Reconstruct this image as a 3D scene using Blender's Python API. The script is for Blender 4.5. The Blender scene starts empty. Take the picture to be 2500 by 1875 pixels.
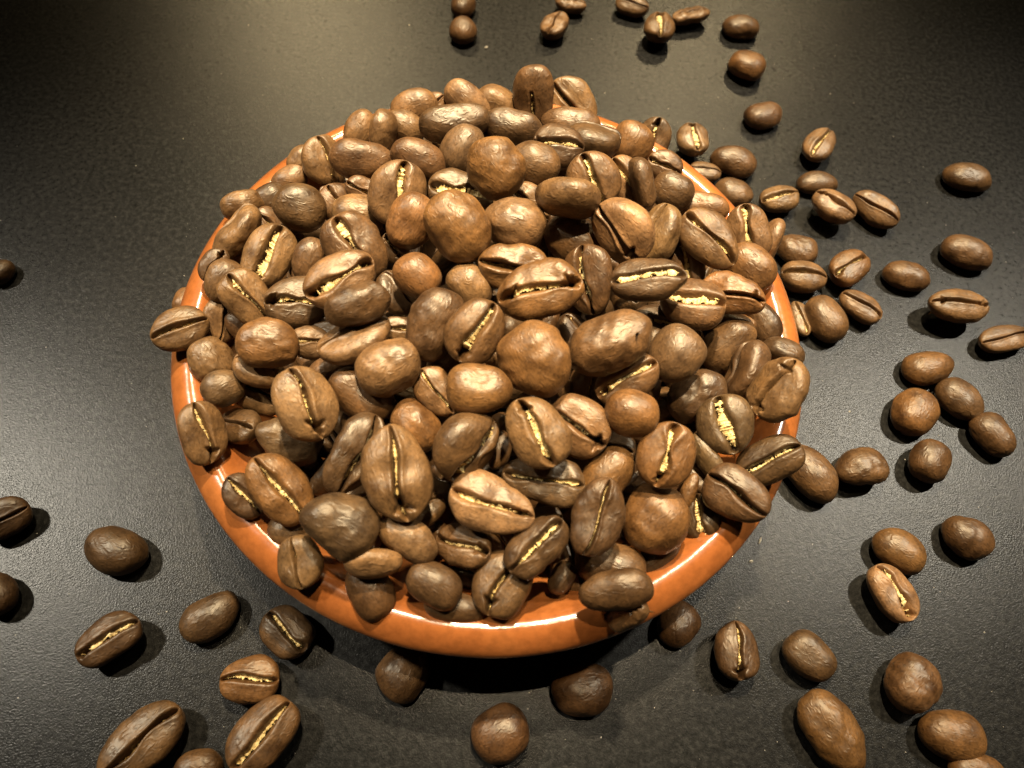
import bpy, math
import numpy as np
from mathutils import Vector, Matrix, Quaternion

# ---------------------------------------------------------------- camera
scene = bpy.context.scene
COL = scene.collection
cam_data = bpy.data.cameras.new('camera')
cam = bpy.data.objects.new('camera', cam_data)
COL.objects.link(cam)
CAM = Vector((0.0048506, -0.0732783, 0.1515817))
RIGHT = Vector((0.99301093, 0.10633014, 0.05121712))
UP = Vector((-0.11802242, 0.89463502, 0.43092795))
FORWARD = Vector((0.0, 0.43396093, -0.90093169))
rot = Matrix((RIGHT, UP, -FORWARD)).transposed().to_4x4()
cam.matrix_world = Matrix.Translation(CAM) @ rot
cam_data.sensor_width = 36.0
cam_data.lens = 36.0 * 1878.0 / 2500.0
cam_data.clip_start = 0.005
cam_data.clip_end = 20.0
cam_data.dof.use_dof = True
cam_data.dof.focus_distance = 0.150
cam_data.dof.aperture_fstop = 22.0
scene.camera = cam

# ---------------------------------------------------------------- exposure and lamps
scene.view_settings.view_transform = 'Standard'
scene.view_settings.look = 'None'
scene.view_settings.exposure = 0.12
scene.view_settings.gamma = 1.0
scene.render.engine = 'CYCLES'
scene.cycles.use_denoising = True
scene.cycles.max_bounces = 6
scene.cycles.diffuse_bounces = 2

world = bpy.data.worlds.new('World')
scene.world = world
world.use_nodes = True
wbg = world.node_tree.nodes['Background']
wbg.inputs['Color'].default_value = (1.0, 0.82, 0.60, 1.0)
wbg.inputs['Strength'].default_value = 0.004

def spot(name, direction, distance, power, colour, radius, cone, blend, target):
    ld = bpy.data.lights.new(name, 'SPOT')
    ld.energy = power
    ld.color = colour
    ld.shadow_soft_size = radius
    ld.spot_size = math.radians(cone)
    ld.spot_blend = blend
    o = bpy.data.objects.new(name, ld)
    COL.objects.link(o)
    t = Vector(target)
    pos = t + Vector(direction).normalized() * distance
    o.location = pos
    o.rotation_euler = (t - pos).to_track_quat('-Z', 'Y').to_euler()
    return o

WARM = (1.0, 0.80, 0.52)
SOFT = (1.0, 0.91, 0.74)
spot('ceiling_spot_rear', (-0.258, 0.714, 0.651), 1.1, 20.0, (1.0, 0.77, 0.42), 0.018, 13, 1.0, (-0.062, 0.102, 0))
spot('ceiling_spot_far', (0.136, 0.734, 0.666), 1.1, 15.0, (1.0, 0.77, 0.42), 0.018, 19, 1.0, (0.060, 0.110, 0))
spot('ceiling_spot_window_side', (-0.56, 0.17, 0.81), 1.1, 56.0, SOFT, 0.03, 13, 1.0, (-0.080, -0.035, 0))
spot('ceiling_spot_door_side', (0.42, 0.34, 0.84), 1.1, 50.0, SOFT, 0.02, 14, 1.0, (0.090, 0.02, 0))
spot('ceiling_spot_high', (-0.05, 0.38, 0.92), 1.1, 130.0, WARM, 0.02, 16, 1.0, (0.020, 0.028, 0))
spot('ceiling_spot_overhead', (0.02, 0.12, 0.99), 1.1, 105.0, WARM, 0.02, 8.6, 1.0, (0.004, 0.014, 0.03))
DEEP = [  # beans below the visible ones: centre (mm), rotation, half length, half width
(3.96,-19.54,17.17,0.048,0.431,-0.217,-0.875,5.38,4.19),
(9.07,-0.35,19.69,0.076,-0.486,0.514,0.703,5.41,3.78),
(-20.03,-0.48,19.33,0.285,0.176,0.245,-0.910,5.42,3.86),
(-3.26,8.16,15.17,0.336,-0.190,0.307,0.870,5.51,3.85),
(-38.93,1.20,16.80,0.005,0.301,-0.008,-0.953,5.45,4.26),
(-20.21,-15.46,23.66,0.102,0.152,-0.582,0.792,5.41,3.87),
(27.96,14.40,16.34,0.118,0.183,-0.289,0.932,5.22,3.97),
(-11.08,-7.56,13.99,0.554,-0.398,-0.350,0.642,5.54,4.35),
(-23.59,-11.84,21.89,0.029,0.094,-0.541,-0.835,5.13,3.50),
(15.75,2.34,21.18,0.487,0.140,-0.009,-0.862,5.27,3.64),
(8.02,31.67,20.41,0.049,-0.275,-0.554,0.784,5.35,4.07),
(-26.47,-7.61,20.67,0.154,-0.670,-0.290,0.666,5.09,3.66),
(-15.65,5.11,25.52,0.363,0.050,0.442,0.819,5.41,4.25),
(-10.15,-4.73,19.59,0.396,-0.326,0.510,-0.690,4.95,3.64),
(-3.59,35.54,14.87,0.172,-0.459,-0.239,-0.838,4.63,3.46),
(29.94,19.92,18.58,0.647,-0.070,0.063,0.757,5.28,3.96),
(24.64,-15.54,20.34,0.097,0.299,-0.575,0.755,4.70,3.60),
(11.38,23.20,23.65,0.535,0.097,-0.514,0.664,5.13,3.54),
(-7.86,38.67,22.78,0.482,-0.282,0.582,-0.590,4.62,3.58),
(-4.11,18.95,18.50,0.462,0.111,0.601,-0.642,4.99,3.82),
(-27.81,29.37,20.37,0.086,-0.539,0.123,0.829,5.37,3.81),
(1.38,28.64,22.05,0.427,-0.343,0.425,0.721,5.00,3.67),
(27.63,6.81,18.18,0.507,-0.468,-0.320,0.650,5.20,4.10),
(35.03,9.32,18.29,0.601,-0.265,-0.396,-0.641,4.61,3.60),
(3.92,19.57,24.06,0.513,0.399,0.212,0.730,5.37,3.87),
(-1.60,38.51,22.92,0.535,-0.059,-0.524,-0.660,5.45,4.00),
(33.17,-21.79,18.00,0.422,0.028,0.502,-0.754,5.44,3.96),
(-19.24,-27.03,14.69,0.328,-0.394,0.606,-0.608,4.75,3.71),
(-30.63,18.29,19.82,0.534,-0.272,-0.416,0.684,4.84,3.63),
(1.99,13.73,12.81,0.068,-0.010,-0.468,0.881,5.13,4.10),
(-7.46,33.20,20.74,0.058,0.008,-0.480,0.875,5.33,4.22),
(28.97,21.76,24.71,0.350,0.325,-0.502,-0.721,5.22,4.10),
(8.53,45.68,21.14,0.047,0.543,-0.568,-0.616,4.79,3.67),
(-20.48,2.25,15.73,0.252,0.212,0.301,-0.895,5.20,4.14),
(-13.24,27.62,19.58,0.222,-0.498,0.497,-0.675,5.57,3.97),
(-23.35,9.70,14.81,0.394,0.156,-0.577,0.699,5.01,3.89),
(-27.44,-0.06,23.75,0.134,-0.331,0.382,0.852,4.95,3.47),
(-11.44,22.16,18.02,0.214,0.236,0.231,-0.919,5.26,3.89),
(15.73,41.49,19.64,0.536,0.050,0.540,0.647,5.11,3.87),
(-8.10,27.42,26.48,0.083,0.472,-0.196,-0.855,5.27,4.00),
(2.91,21.51,19.04,0.065,0.049,-0.147,-0.986,4.73,3.68),
(-1.12,14.39,18.20,0.436,0.285,-0.580,-0.626,5.54,4.17),
(-10.37,14.72,18.28,0.043,-0.618,0.061,0.783,4.87,3.39),
(-20.47,-14.85,15.42,0.517,0.091,-0.126,0.842,4.63,3.68),
(34.59,29.46,19.30,0.155,0.196,0.172,0.953,5.25,3.87),
(-5.19,46.53,20.61,0.168,-0.244,-0.274,-0.915,4.79,3.50),
(-9.54,13.34,24.49,0.499,0.266,-0.295,-0.771,5.46,4.14),
(26.98,29.80,20.44,0.673,0.066,0.232,0.699,4.87,3.37),
(22.16,36.95,22.77,0.310,0.176,-0.394,0.847,5.48,3.95),
(-31.20,17.29,14.89,0.107,0.325,-0.358,-0.869,4.81,3.68),
(16.96,21.93,16.33,0.285,-0.275,-0.449,-0.801,5.51,3.89),
(-10.54,44.32,21.18,0.097,-0.535,-0.501,0.673,5.46,4.36),
(35.50,19.15,20.66,0.063,-0.244,-0.008,-0.968,4.93,3.69),
(33.89,-17.97,21.52,0.227,-0.298,0.325,0.868,4.71,3.62),
(-22.37,32.71,19.78,0.166,0.095,-0.424,-0.885,5.18,3.63),
(-5.62,2.27,19.94,0.086,0.124,-0.014,0.988,4.61,3.20),
(-37.69,-5.78,16.35,0.301,-0.263,0.236,-0.885,5.56,4.11),
(22.62,-7.40,15.37,0.605,0.009,-0.344,0.718,5.15,3.88),
(-18.43,15.06,18.43,0.408,-0.161,-0.244,-0.865,4.71,3.30),
(-22.52,28.15,18.20,0.334,0.070,-0.563,-0.753,5.18,3.77),
(-0.75,-18.88,11.61,0.065,-0.472,0.337,-0.812,4.91,3.49),
(15.92,-20.33,13.22,0.078,-0.410,-0.322,0.850,5.28,4.11),
(-2.13,-18.87,19.20,0.250,-0.249,0.587,-0.729,5.43,3.71),
(11.88,-6.65,12.18,0.382,0.310,0.070,-0.868,5.21,4.02),
(-15.76,28.32,24.03,0.278,0.062,-0.599,-0.749,4.74,3.75),
(23.69,-0.26,14.95,0.203,0.264,-0.329,0.884,5.03,3.52),
(31.07,15.04,23.30,0.687,-0.086,-0.339,0.637,4.74,3.54),
(-8.05,-16.71,18.33,0.108,0.583,-0.134,0.794,5.25,3.79),
(21.35,31.77,24.53,0.259,0.120,-0.064,-0.956,5.06,3.48),
(22.02,6.45,22.09,0.009,0.396,0.644,-0.655,4.90,3.70),
(-11.66,18.53,21.74,0.001,0.589,-0.244,-0.771,4.64,3.40),
(-33.39,24.74,17.98,0.456,0.450,-0.498,-0.584,5.34,3.75),
(15.94,5.08,16.49,0.340,-0.146,0.625,0.687,5.27,4.04),
(5.63,39.27,21.98,0.520,0.186,0.037,-0.833,4.65,3.45),
(-30.86,0.41,18.75,0.647,0.091,0.362,0.666,4.61,3.67),
(-1.15,-11.54,17.90,0.442,-0.170,-0.224,0.852,4.95,3.78),
(9.40,3.95,15.51,0.445,0.465,0.464,-0.608,5.18,3.52),
(14.90,29.83,17.96,0.358,0.303,0.392,0.792,5.00,3.69),
(-16.68,-10.83,24.05,0.251,0.220,-0.626,0.705,4.64,3.71),
(12.41,11.32,15.15,0.354,0.604,0.060,-0.712,4.62,3.23),
(-20.77,15.40,22.87,0.020,-0.410,0.242,0.879,5.20,3.88),
(-17.57,35.34,17.40,0.110,0.592,0.187,0.776,5.36,3.73),
(7.80,-12.82,20.44,0.627,-0.224,-0.198,0.719,5.09,3.50),
(39.93,13.95,21.28,0.405,0.352,0.582,0.612,4.62,3.61),
(-16.84,-29.14,21.62,0.114,0.333,-0.566,0.746,4.92,3.35),
(-28.25,-10.38,16.29,0.101,0.045,0.029,0.993,4.65,3.45),
(-15.57,2.51,12.89,0.091,-0.096,0.652,0.746,5.00,3.63),
(-32.72,5.91,22.08,0.604,0.130,0.517,0.592,4.75,3.79),
(11.06,10.27,25.25,0.303,-0.128,-0.186,-0.926,5.16,4.01),
(8.22,24.49,17.74,0.188,0.572,-0.552,-0.577,4.79,3.63),
(-31.88,13.24,22.87,0.323,-0.148,0.392,-0.849,4.96,3.64),
(-3.43,-28.93,14.26,0.246,0.007,0.561,-0.790,4.75,3.51),
(13.91,-18.91,19.62,0.253,-0.342,0.078,-0.902,5.01,3.53),
(13.57,17.05,22.07,0.538,0.141,0.208,0.805,4.65,3.64),
(31.09,-2.15,18.51,0.632,0.059,0.244,0.733,5.22,3.57),
(-8.36,24.99,13.71,0.496,-0.234,0.229,-0.804,4.63,3.44),
(-26.77,22.24,16.97,0.621,-0.218,0.113,-0.745,5.44,4.18),
(22.79,10.71,17.77,0.285,0.603,-0.453,-0.592,5.56,4.35),
(-14.60,14.39,13.56,0.502,-0.105,0.368,-0.776,5.31,3.94),
(42.36,-10.13,19.01,0.413,0.003,0.355,0.839,5.11,3.58),
(23.50,22.89,25.42,0.195,0.432,-0.437,0.764,4.82,3.45),
(0.55,9.95,24.57,0.245,0.123,0.314,-0.909,4.77,3.42),
(10.81,6.43,21.18,0.150,0.311,-0.209,0.915,4.77,3.56),
(34.52,4.01,14.84,0.497,-0.229,-0.167,0.820,4.87,3.76),
(17.16,11.50,20.30,0.282,0.355,0.387,-0.803,5.59,3.86),
(-13.30,-15.17,15.83,0.381,0.326,-0.245,0.830,4.98,3.97),
(-3.03,29.89,16.20,0.254,0.489,-0.518,-0.655,4.75,3.47),
(-6.13,-4.18,26.15,0.058,0.483,-0.399,-0.777,4.74,3.50),
(20.17,31.36,18.42,0.101,-0.653,0.034,-0.750,5.23,3.83),
(-26.58,12.07,20.83,0.155,-0.434,0.230,-0.857,5.31,3.63),
(21.34,22.43,20.28,0.298,-0.397,-0.322,0.806,4.99,3.58),
(-22.62,40.83,20.25,0.609,-0.336,0.130,-0.706,4.98,3.46),
(3.81,-10.04,18.10,0.095,-0.662,0.173,0.723,5.19,4.08),
(-34.80,10.31,16.52,0.255,0.196,0.489,-0.811,4.61,3.37),
(-17.86,-8.03,14.46,0.433,0.509,-0.122,0.734,4.80,3.53),
(-28.66,7.60,18.46,0.228,0.370,0.448,0.781,5.50,3.81),
(0.95,38.40,16.83,0.238,0.478,-0.242,-0.810,5.12,3.84),
(2.25,45.36,21.41,0.328,-0.310,0.462,-0.763,5.45,3.79),
(-18.42,6.62,20.74,0.683,-0.181,0.163,0.688,4.81,3.31),
(-5.92,13.19,13.36,0.534,0.150,0.555,-0.620,5.11,3.92),
(-11.95,4.51,18.16,0.348,0.559,0.173,0.732,4.85,3.45),
(6.15,16.08,19.00,0.370,-0.099,0.059,0.922,5.47,3.78),
(12.40,35.50,18.09,0.333,-0.527,0.492,-0.608,4.87,3.69),
(-43.40,-0.91,18.91,0.140,0.326,-0.579,-0.734,5.08,3.77),
(10.13,40.83,21.07,0.024,0.680,-0.162,-0.714,5.32,3.93),
(-13.10,35.58,22.67,0.327,0.185,-0.598,-0.708,5.58,3.90),
(-7.51,-22.07,13.08,0.120,0.080,0.228,-0.963,4.65,3.62),
(32.06,11.93,18.60,0.034,0.559,-0.511,0.652,5.21,3.91),
(-18.48,-21.12,14.67,0.053,0.278,0.042,0.958,4.86,3.72),
(18.58,-29.13,18.71,0.084,-0.334,-0.175,0.922,4.74,3.50),
(4.59,-31.94,14.20,0.162,0.261,0.412,-0.858,4.64,3.45),
(39.18,26.03,20.21,0.490,0.057,0.331,-0.804,5.48,3.98),
(-1.21,24.84,13.96,0.484,-0.334,0.332,0.738,5.47,3.98),
(28.89,35.57,20.88,0.148,0.181,-0.203,-0.951,4.94,3.93),
(-1.54,-2.00,19.64,0.511,-0.372,-0.361,-0.686,4.88,3.38),
(0.94,32.69,24.37,0.271,-0.329,-0.063,0.902,4.61,3.25),
(-35.27,0.73,23.11,0.028,0.025,0.185,-0.982,5.04,3.44),
(20.81,-4.60,27.00,0.369,0.491,0.072,-0.786,5.03,3.50),
(-3.97,25.10,19.91,0.433,0.071,0.106,-0.893,4.67,3.71),
(-29.33,-15.05,16.48,0.505,-0.449,-0.180,-0.714,5.48,3.90),
(9.35,-34.74,18.15,0.303,0.053,-0.528,0.792,4.67,3.18),
(-7.35,1.07,15.15,0.376,-0.542,-0.448,-0.604,5.51,3.93),
(12.07,36.54,23.40,0.102,-0.168,-0.401,0.895,4.71,3.30),
(-26.68,35.42,20.57,0.259,-0.451,-0.037,0.853,5.25,3.62),
(-24.56,5.91,21.04,0.489,-0.499,0.097,-0.708,5.39,3.81),
(2.21,6.07,18.59,0.417,-0.300,-0.522,0.681,5.25,4.10),
(-25.54,3.80,26.25,0.125,-0.120,0.103,-0.979,4.66,3.33),
(-10.15,8.57,20.92,0.380,-0.383,-0.298,-0.787,4.93,3.76),
(-10.02,39.05,17.83,0.297,0.577,0.433,0.626,4.69,3.44),
(10.84,29.54,25.81,0.464,-0.448,0.347,-0.681,5.31,3.69),
(-16.89,20.83,20.90,0.116,-0.379,0.393,-0.830,4.96,3.67),
(18.76,-4.37,12.37,0.500,-0.063,-0.455,-0.734,5.19,3.67),
(5.72,36.94,16.51,0.384,0.384,-0.123,0.831,4.78,3.77),
(11.19,-23.47,25.06,0.055,-0.474,-0.083,-0.875,5.11,3.76),
(9.75,-20.80,14.52,0.419,0.327,-0.211,0.820,5.09,3.65),
(-17.33,30.04,19.56,0.070,0.329,0.051,0.940,4.82,3.74),
(16.51,-9.63,13.17,0.584,-0.341,-0.305,-0.671,4.69,3.56),
(-6.40,-4.81,16.06,0.521,-0.428,0.057,0.737,4.73,3.51),
(13.72,-23.28,16.77,0.253,-0.562,0.286,0.734,4.64,3.36),
(-20.97,25.41,24.51,0.420,0.491,-0.463,-0.607,4.62,3.50),
(12.97,20.01,15.35,0.487,0.203,0.556,0.643,5.41,4.08),
(-17.89,23.89,14.47,0.370,-0.558,-0.372,-0.643,5.48,4.38),
(15.66,26.25,13.93,0.078,0.375,-0.077,0.921,4.65,3.51),
(-34.98,-21.53,17.84,0.195,0.477,-0.362,-0.777,5.22,3.58),
(2.98,20.69,14.65,0.421,0.047,0.215,-0.880,4.74,3.33),
(22.36,40.69,21.24,0.395,0.401,-0.380,0.734,5.01,3.81),
(17.01,-14.46,15.41,0.318,0.265,-0.603,0.681,5.17,3.64),
(3.15,-24.48,11.29,0.297,0.097,0.547,-0.777,4.62,3.16),
(25.68,26.60,14.95,0.295,-0.143,-0.014,0.944,4.67,3.23),
(21.43,-20.86,16.09,0.696,0.092,0.320,-0.636,4.90,3.80),
(31.43,-31.20,18.18,0.001,0.167,-0.404,-0.899,5.20,3.58),
(35.02,19.00,15.77,0.540,0.417,-0.045,0.730,4.67,3.53),
(-6.39,30.03,22.49,0.008,-0.037,-0.421,0.906,4.69,3.46),
(-2.56,5.63,21.93,0.147,0.618,0.095,-0.766,5.01,3.64),
(-0.92,1.58,14.11,0.524,0.081,-0.452,0.717,4.78,3.39),
(-8.54,20.73,27.29,0.251,-0.157,-0.570,-0.766,4.76,3.30),
(-33.71,-3.72,21.80,0.191,-0.639,0.415,0.619,4.70,3.28),
(30.70,-5.28,14.92,0.674,-0.115,0.393,0.614,4.81,3.56),
(23.62,2.10,19.58,0.655,-0.101,-0.246,-0.707,4.65,3.58),
(-25.37,16.47,13.26,0.552,-0.103,0.351,-0.749,5.50,4.22),
(16.42,-25.53,13.39,0.079,-0.214,-0.176,0.958,4.60,3.40),
(17.24,-0.90,16.48,0.320,-0.264,-0.077,0.907,5.44,3.74),
(17.47,11.24,26.48,0.297,0.281,0.613,0.676,4.82,3.74),
(-10.57,-26.13,18.44,0.477,-0.361,-0.109,-0.794,4.90,3.57),
(15.22,18.80,26.61,0.263,0.523,0.134,0.800,4.71,3.71),
(-10.52,29.63,13.81,0.322,-0.507,0.088,-0.795,5.04,3.45),
(-37.40,24.04,19.40,0.207,0.611,0.454,0.614,4.68,3.53),
(-7.38,-10.96,18.50,0.040,-0.671,0.108,0.733,4.99,3.96),
(39.52,6.44,18.29,0.253,-0.093,-0.012,-0.963,4.63,3.47),
(21.16,16.44,15.68,0.213,-0.107,0.594,-0.768,5.29,3.68),
(26.61,-26.37,16.59,0.125,-0.490,-0.067,-0.860,5.08,3.92),
(3.21,-0.80,20.54,0.342,0.279,-0.163,0.882,4.72,3.73),
(-1.42,-13.71,27.18,0.388,0.584,0.149,-0.697,4.66,3.62),
(21.61,-6.33,21.02,0.118,0.690,-0.482,0.527,5.29,3.65),
(-23.43,-5.21,15.59,0.678,-0.075,0.049,0.729,4.62,3.24),
(7.46,-14.41,14.79,0.059,0.444,0.581,-0.680,4.93,3.85),
(-14.36,-1.67,17.45,0.652,0.095,-0.217,0.720,5.41,3.89),
(-15.59,-8.27,18.08,0.612,0.293,0.273,0.682,4.83,3.74),
(32.95,23.56,22.43,0.476,0.215,-0.423,-0.740,5.02,3.74),
(-11.67,-18.30,21.73,0.279,-0.543,-0.319,0.725,4.68,3.52),
(35.38,-8.87,15.82,0.111,0.364,-0.382,-0.842,4.65,3.24),
(5.27,3.07,12.33,0.338,0.388,0.547,0.660,5.16,4.07),
(2.86,27.17,15.73,0.081,-0.579,-0.349,0.733,5.41,4.31),
(-25.58,-1.61,19.71,0.137,-0.498,0.361,0.777,4.73,3.53),
(-11.01,-3.43,25.13,0.539,0.238,0.493,0.641,5.15,3.91),
(-30.23,-4.73,14.88,0.670,0.067,0.016,-0.739,4.61,3.56),
(23.22,-13.93,12.82,0.185,-0.577,0.434,0.667,4.85,3.76),
(20.92,-29.26,15.39,0.526,0.246,-0.310,-0.753,5.36,3.87),
(36.90,-23.87,18.91,0.505,-0.136,0.429,-0.736,4.63,3.20),
(2.60,-12.62,11.77,0.697,-0.051,0.122,-0.705,4.90,3.85),
(-32.88,3.40,14.04,0.084,-0.016,-0.297,0.951,5.18,3.90),
(4.05,11.31,20.25,0.629,-0.177,0.490,0.577,5.40,4.09),
(11.73,-39.74,17.92,0.577,0.132,-0.466,0.658,4.92,3.39),
(14.51,-37.41,15.64,0.166,0.095,0.122,-0.974,4.85,3.43),
(7.37,5.84,27.50,0.193,0.378,0.610,-0.669,4.70,3.34),
(-14.48,-30.29,14.95,0.553,-0.013,0.587,-0.591,4.78,3.65),
(5.92,31.21,25.11,0.219,0.635,0.203,0.712,4.79,3.38),
(-18.38,8.47,14.82,0.319,0.474,0.431,0.698,4.82,3.56),
(11.27,-0.55,11.17,0.524,0.109,0.318,-0.783,5.22,3.88),
(6.18,-4.01,13.98,0.436,-0.359,0.436,0.701,4.63,3.48),
(-0.14,-23.20,21.33,0.386,-0.234,0.073,0.889,4.72,3.31),
(9.32,-7.30,16.85,0.207,0.655,-0.462,0.561,5.24,3.91),
(6.31,8.72,15.32,0.013,0.042,0.095,-0.995,5.16,3.87),
(-14.29,10.72,17.55,0.344,-0.192,-0.039,-0.918,4.78,3.32),
(-12.40,8.49,12.28,0.039,-0.143,-0.001,-0.989,4.74,3.30),
(-2.65,-23.64,16.27,0.102,-0.549,0.487,-0.672,4.80,3.52),
(26.70,24.08,19.14,0.339,0.181,-0.337,-0.859,4.72,3.28),
(8.66,-18.59,22.38,0.323,-0.256,0.460,0.787,4.66,3.31),
(-15.73,-1.80,12.36,0.522,0.412,0.214,-0.716,4.84,3.64),
(-1.30,-3.06,26.36,0.357,-0.600,-0.253,-0.670,4.98,3.68),
(24.48,-2.40,26.81,0.222,-0.222,-0.487,0.815,5.07,3.71),
(-26.86,-19.66,14.06,0.664,-0.033,0.526,-0.530,4.87,3.82),
(36.29,14.06,23.50,0.118,0.480,-0.288,-0.820,4.93,3.49),
(6.33,13.99,24.01,0.122,-0.110,-0.240,-0.957,4.79,3.31),
(17.28,36.56,18.88,0.331,-0.494,-0.502,-0.628,4.71,3.40),
(-21.30,13.78,12.81,0.587,0.038,0.335,-0.735,4.70,3.35),
(-34.88,15.22,19.15,0.553,-0.209,-0.464,-0.659,4.92,3.40),
(-18.58,-14.31,11.88,0.601,-0.192,-0.368,0.683,4.67,3.60),
(20.92,-10.64,17.93,0.228,-0.039,0.567,-0.790,4.84,3.85),
(-6.54,19.42,12.48,0.006,0.300,0.582,-0.755,5.21,3.64),
(-5.83,-6.06,11.52,0.493,-0.074,0.256,0.828,5.22,3.87),
(-23.88,-7.14,23.54,0.541,0.297,0.382,0.688,4.61,3.50),
(0.62,-4.82,14.82,0.491,-0.454,0.298,-0.681,5.35,4.14),
(7.00,23.08,12.06,0.190,-0.122,-0.207,0.952,5.08,3.46),
(0.83,33.54,17.03,0.221,-0.565,-0.521,-0.600,4.73,3.32),
(9.95,-8.30,28.19,0.001,0.533,-0.129,0.836,5.23,3.67),
(-31.66,-29.12,17.52,0.189,0.143,0.541,0.806,4.72,3.74),
(-6.83,33.22,15.78,0.492,0.311,0.439,0.685,4.65,3.28),
(-4.06,-15.39,22.08,0.465,-0.222,-0.120,0.848,4.74,3.46),
(28.83,-17.34,22.90,0.473,-0.314,-0.238,-0.788,5.00,3.48),
(28.60,-11.72,15.16,0.163,0.188,0.431,0.867,5.18,3.93),
(-16.10,13.84,21.77,0.672,-0.047,0.232,-0.702,4.62,3.31),
(-38.71,-3.98,21.08,0.680,0.060,0.174,0.709,4.67,3.70),
(-5.85,5.25,12.77,0.149,0.446,0.249,0.847,4.68,3.49),
(23.64,5.63,14.64,0.427,-0.027,-0.149,-0.891,4.86,3.46),
(32.48,3.48,18.93,0.373,-0.342,0.291,0.812,4.87,3.33),
(-6.24,41.71,18.90,0.539,-0.394,-0.170,0.725,4.83,3.42),
(13.76,-12.28,18.97,0.693,0.049,-0.302,-0.653,4.74,3.30),
(-9.74,-26.92,13.32,0.062,-0.276,0.008,0.959,5.10,4.04),
(25.93,13.96,21.46,0.208,-0.086,-0.480,-0.848,4.73,3.28),
]
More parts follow.
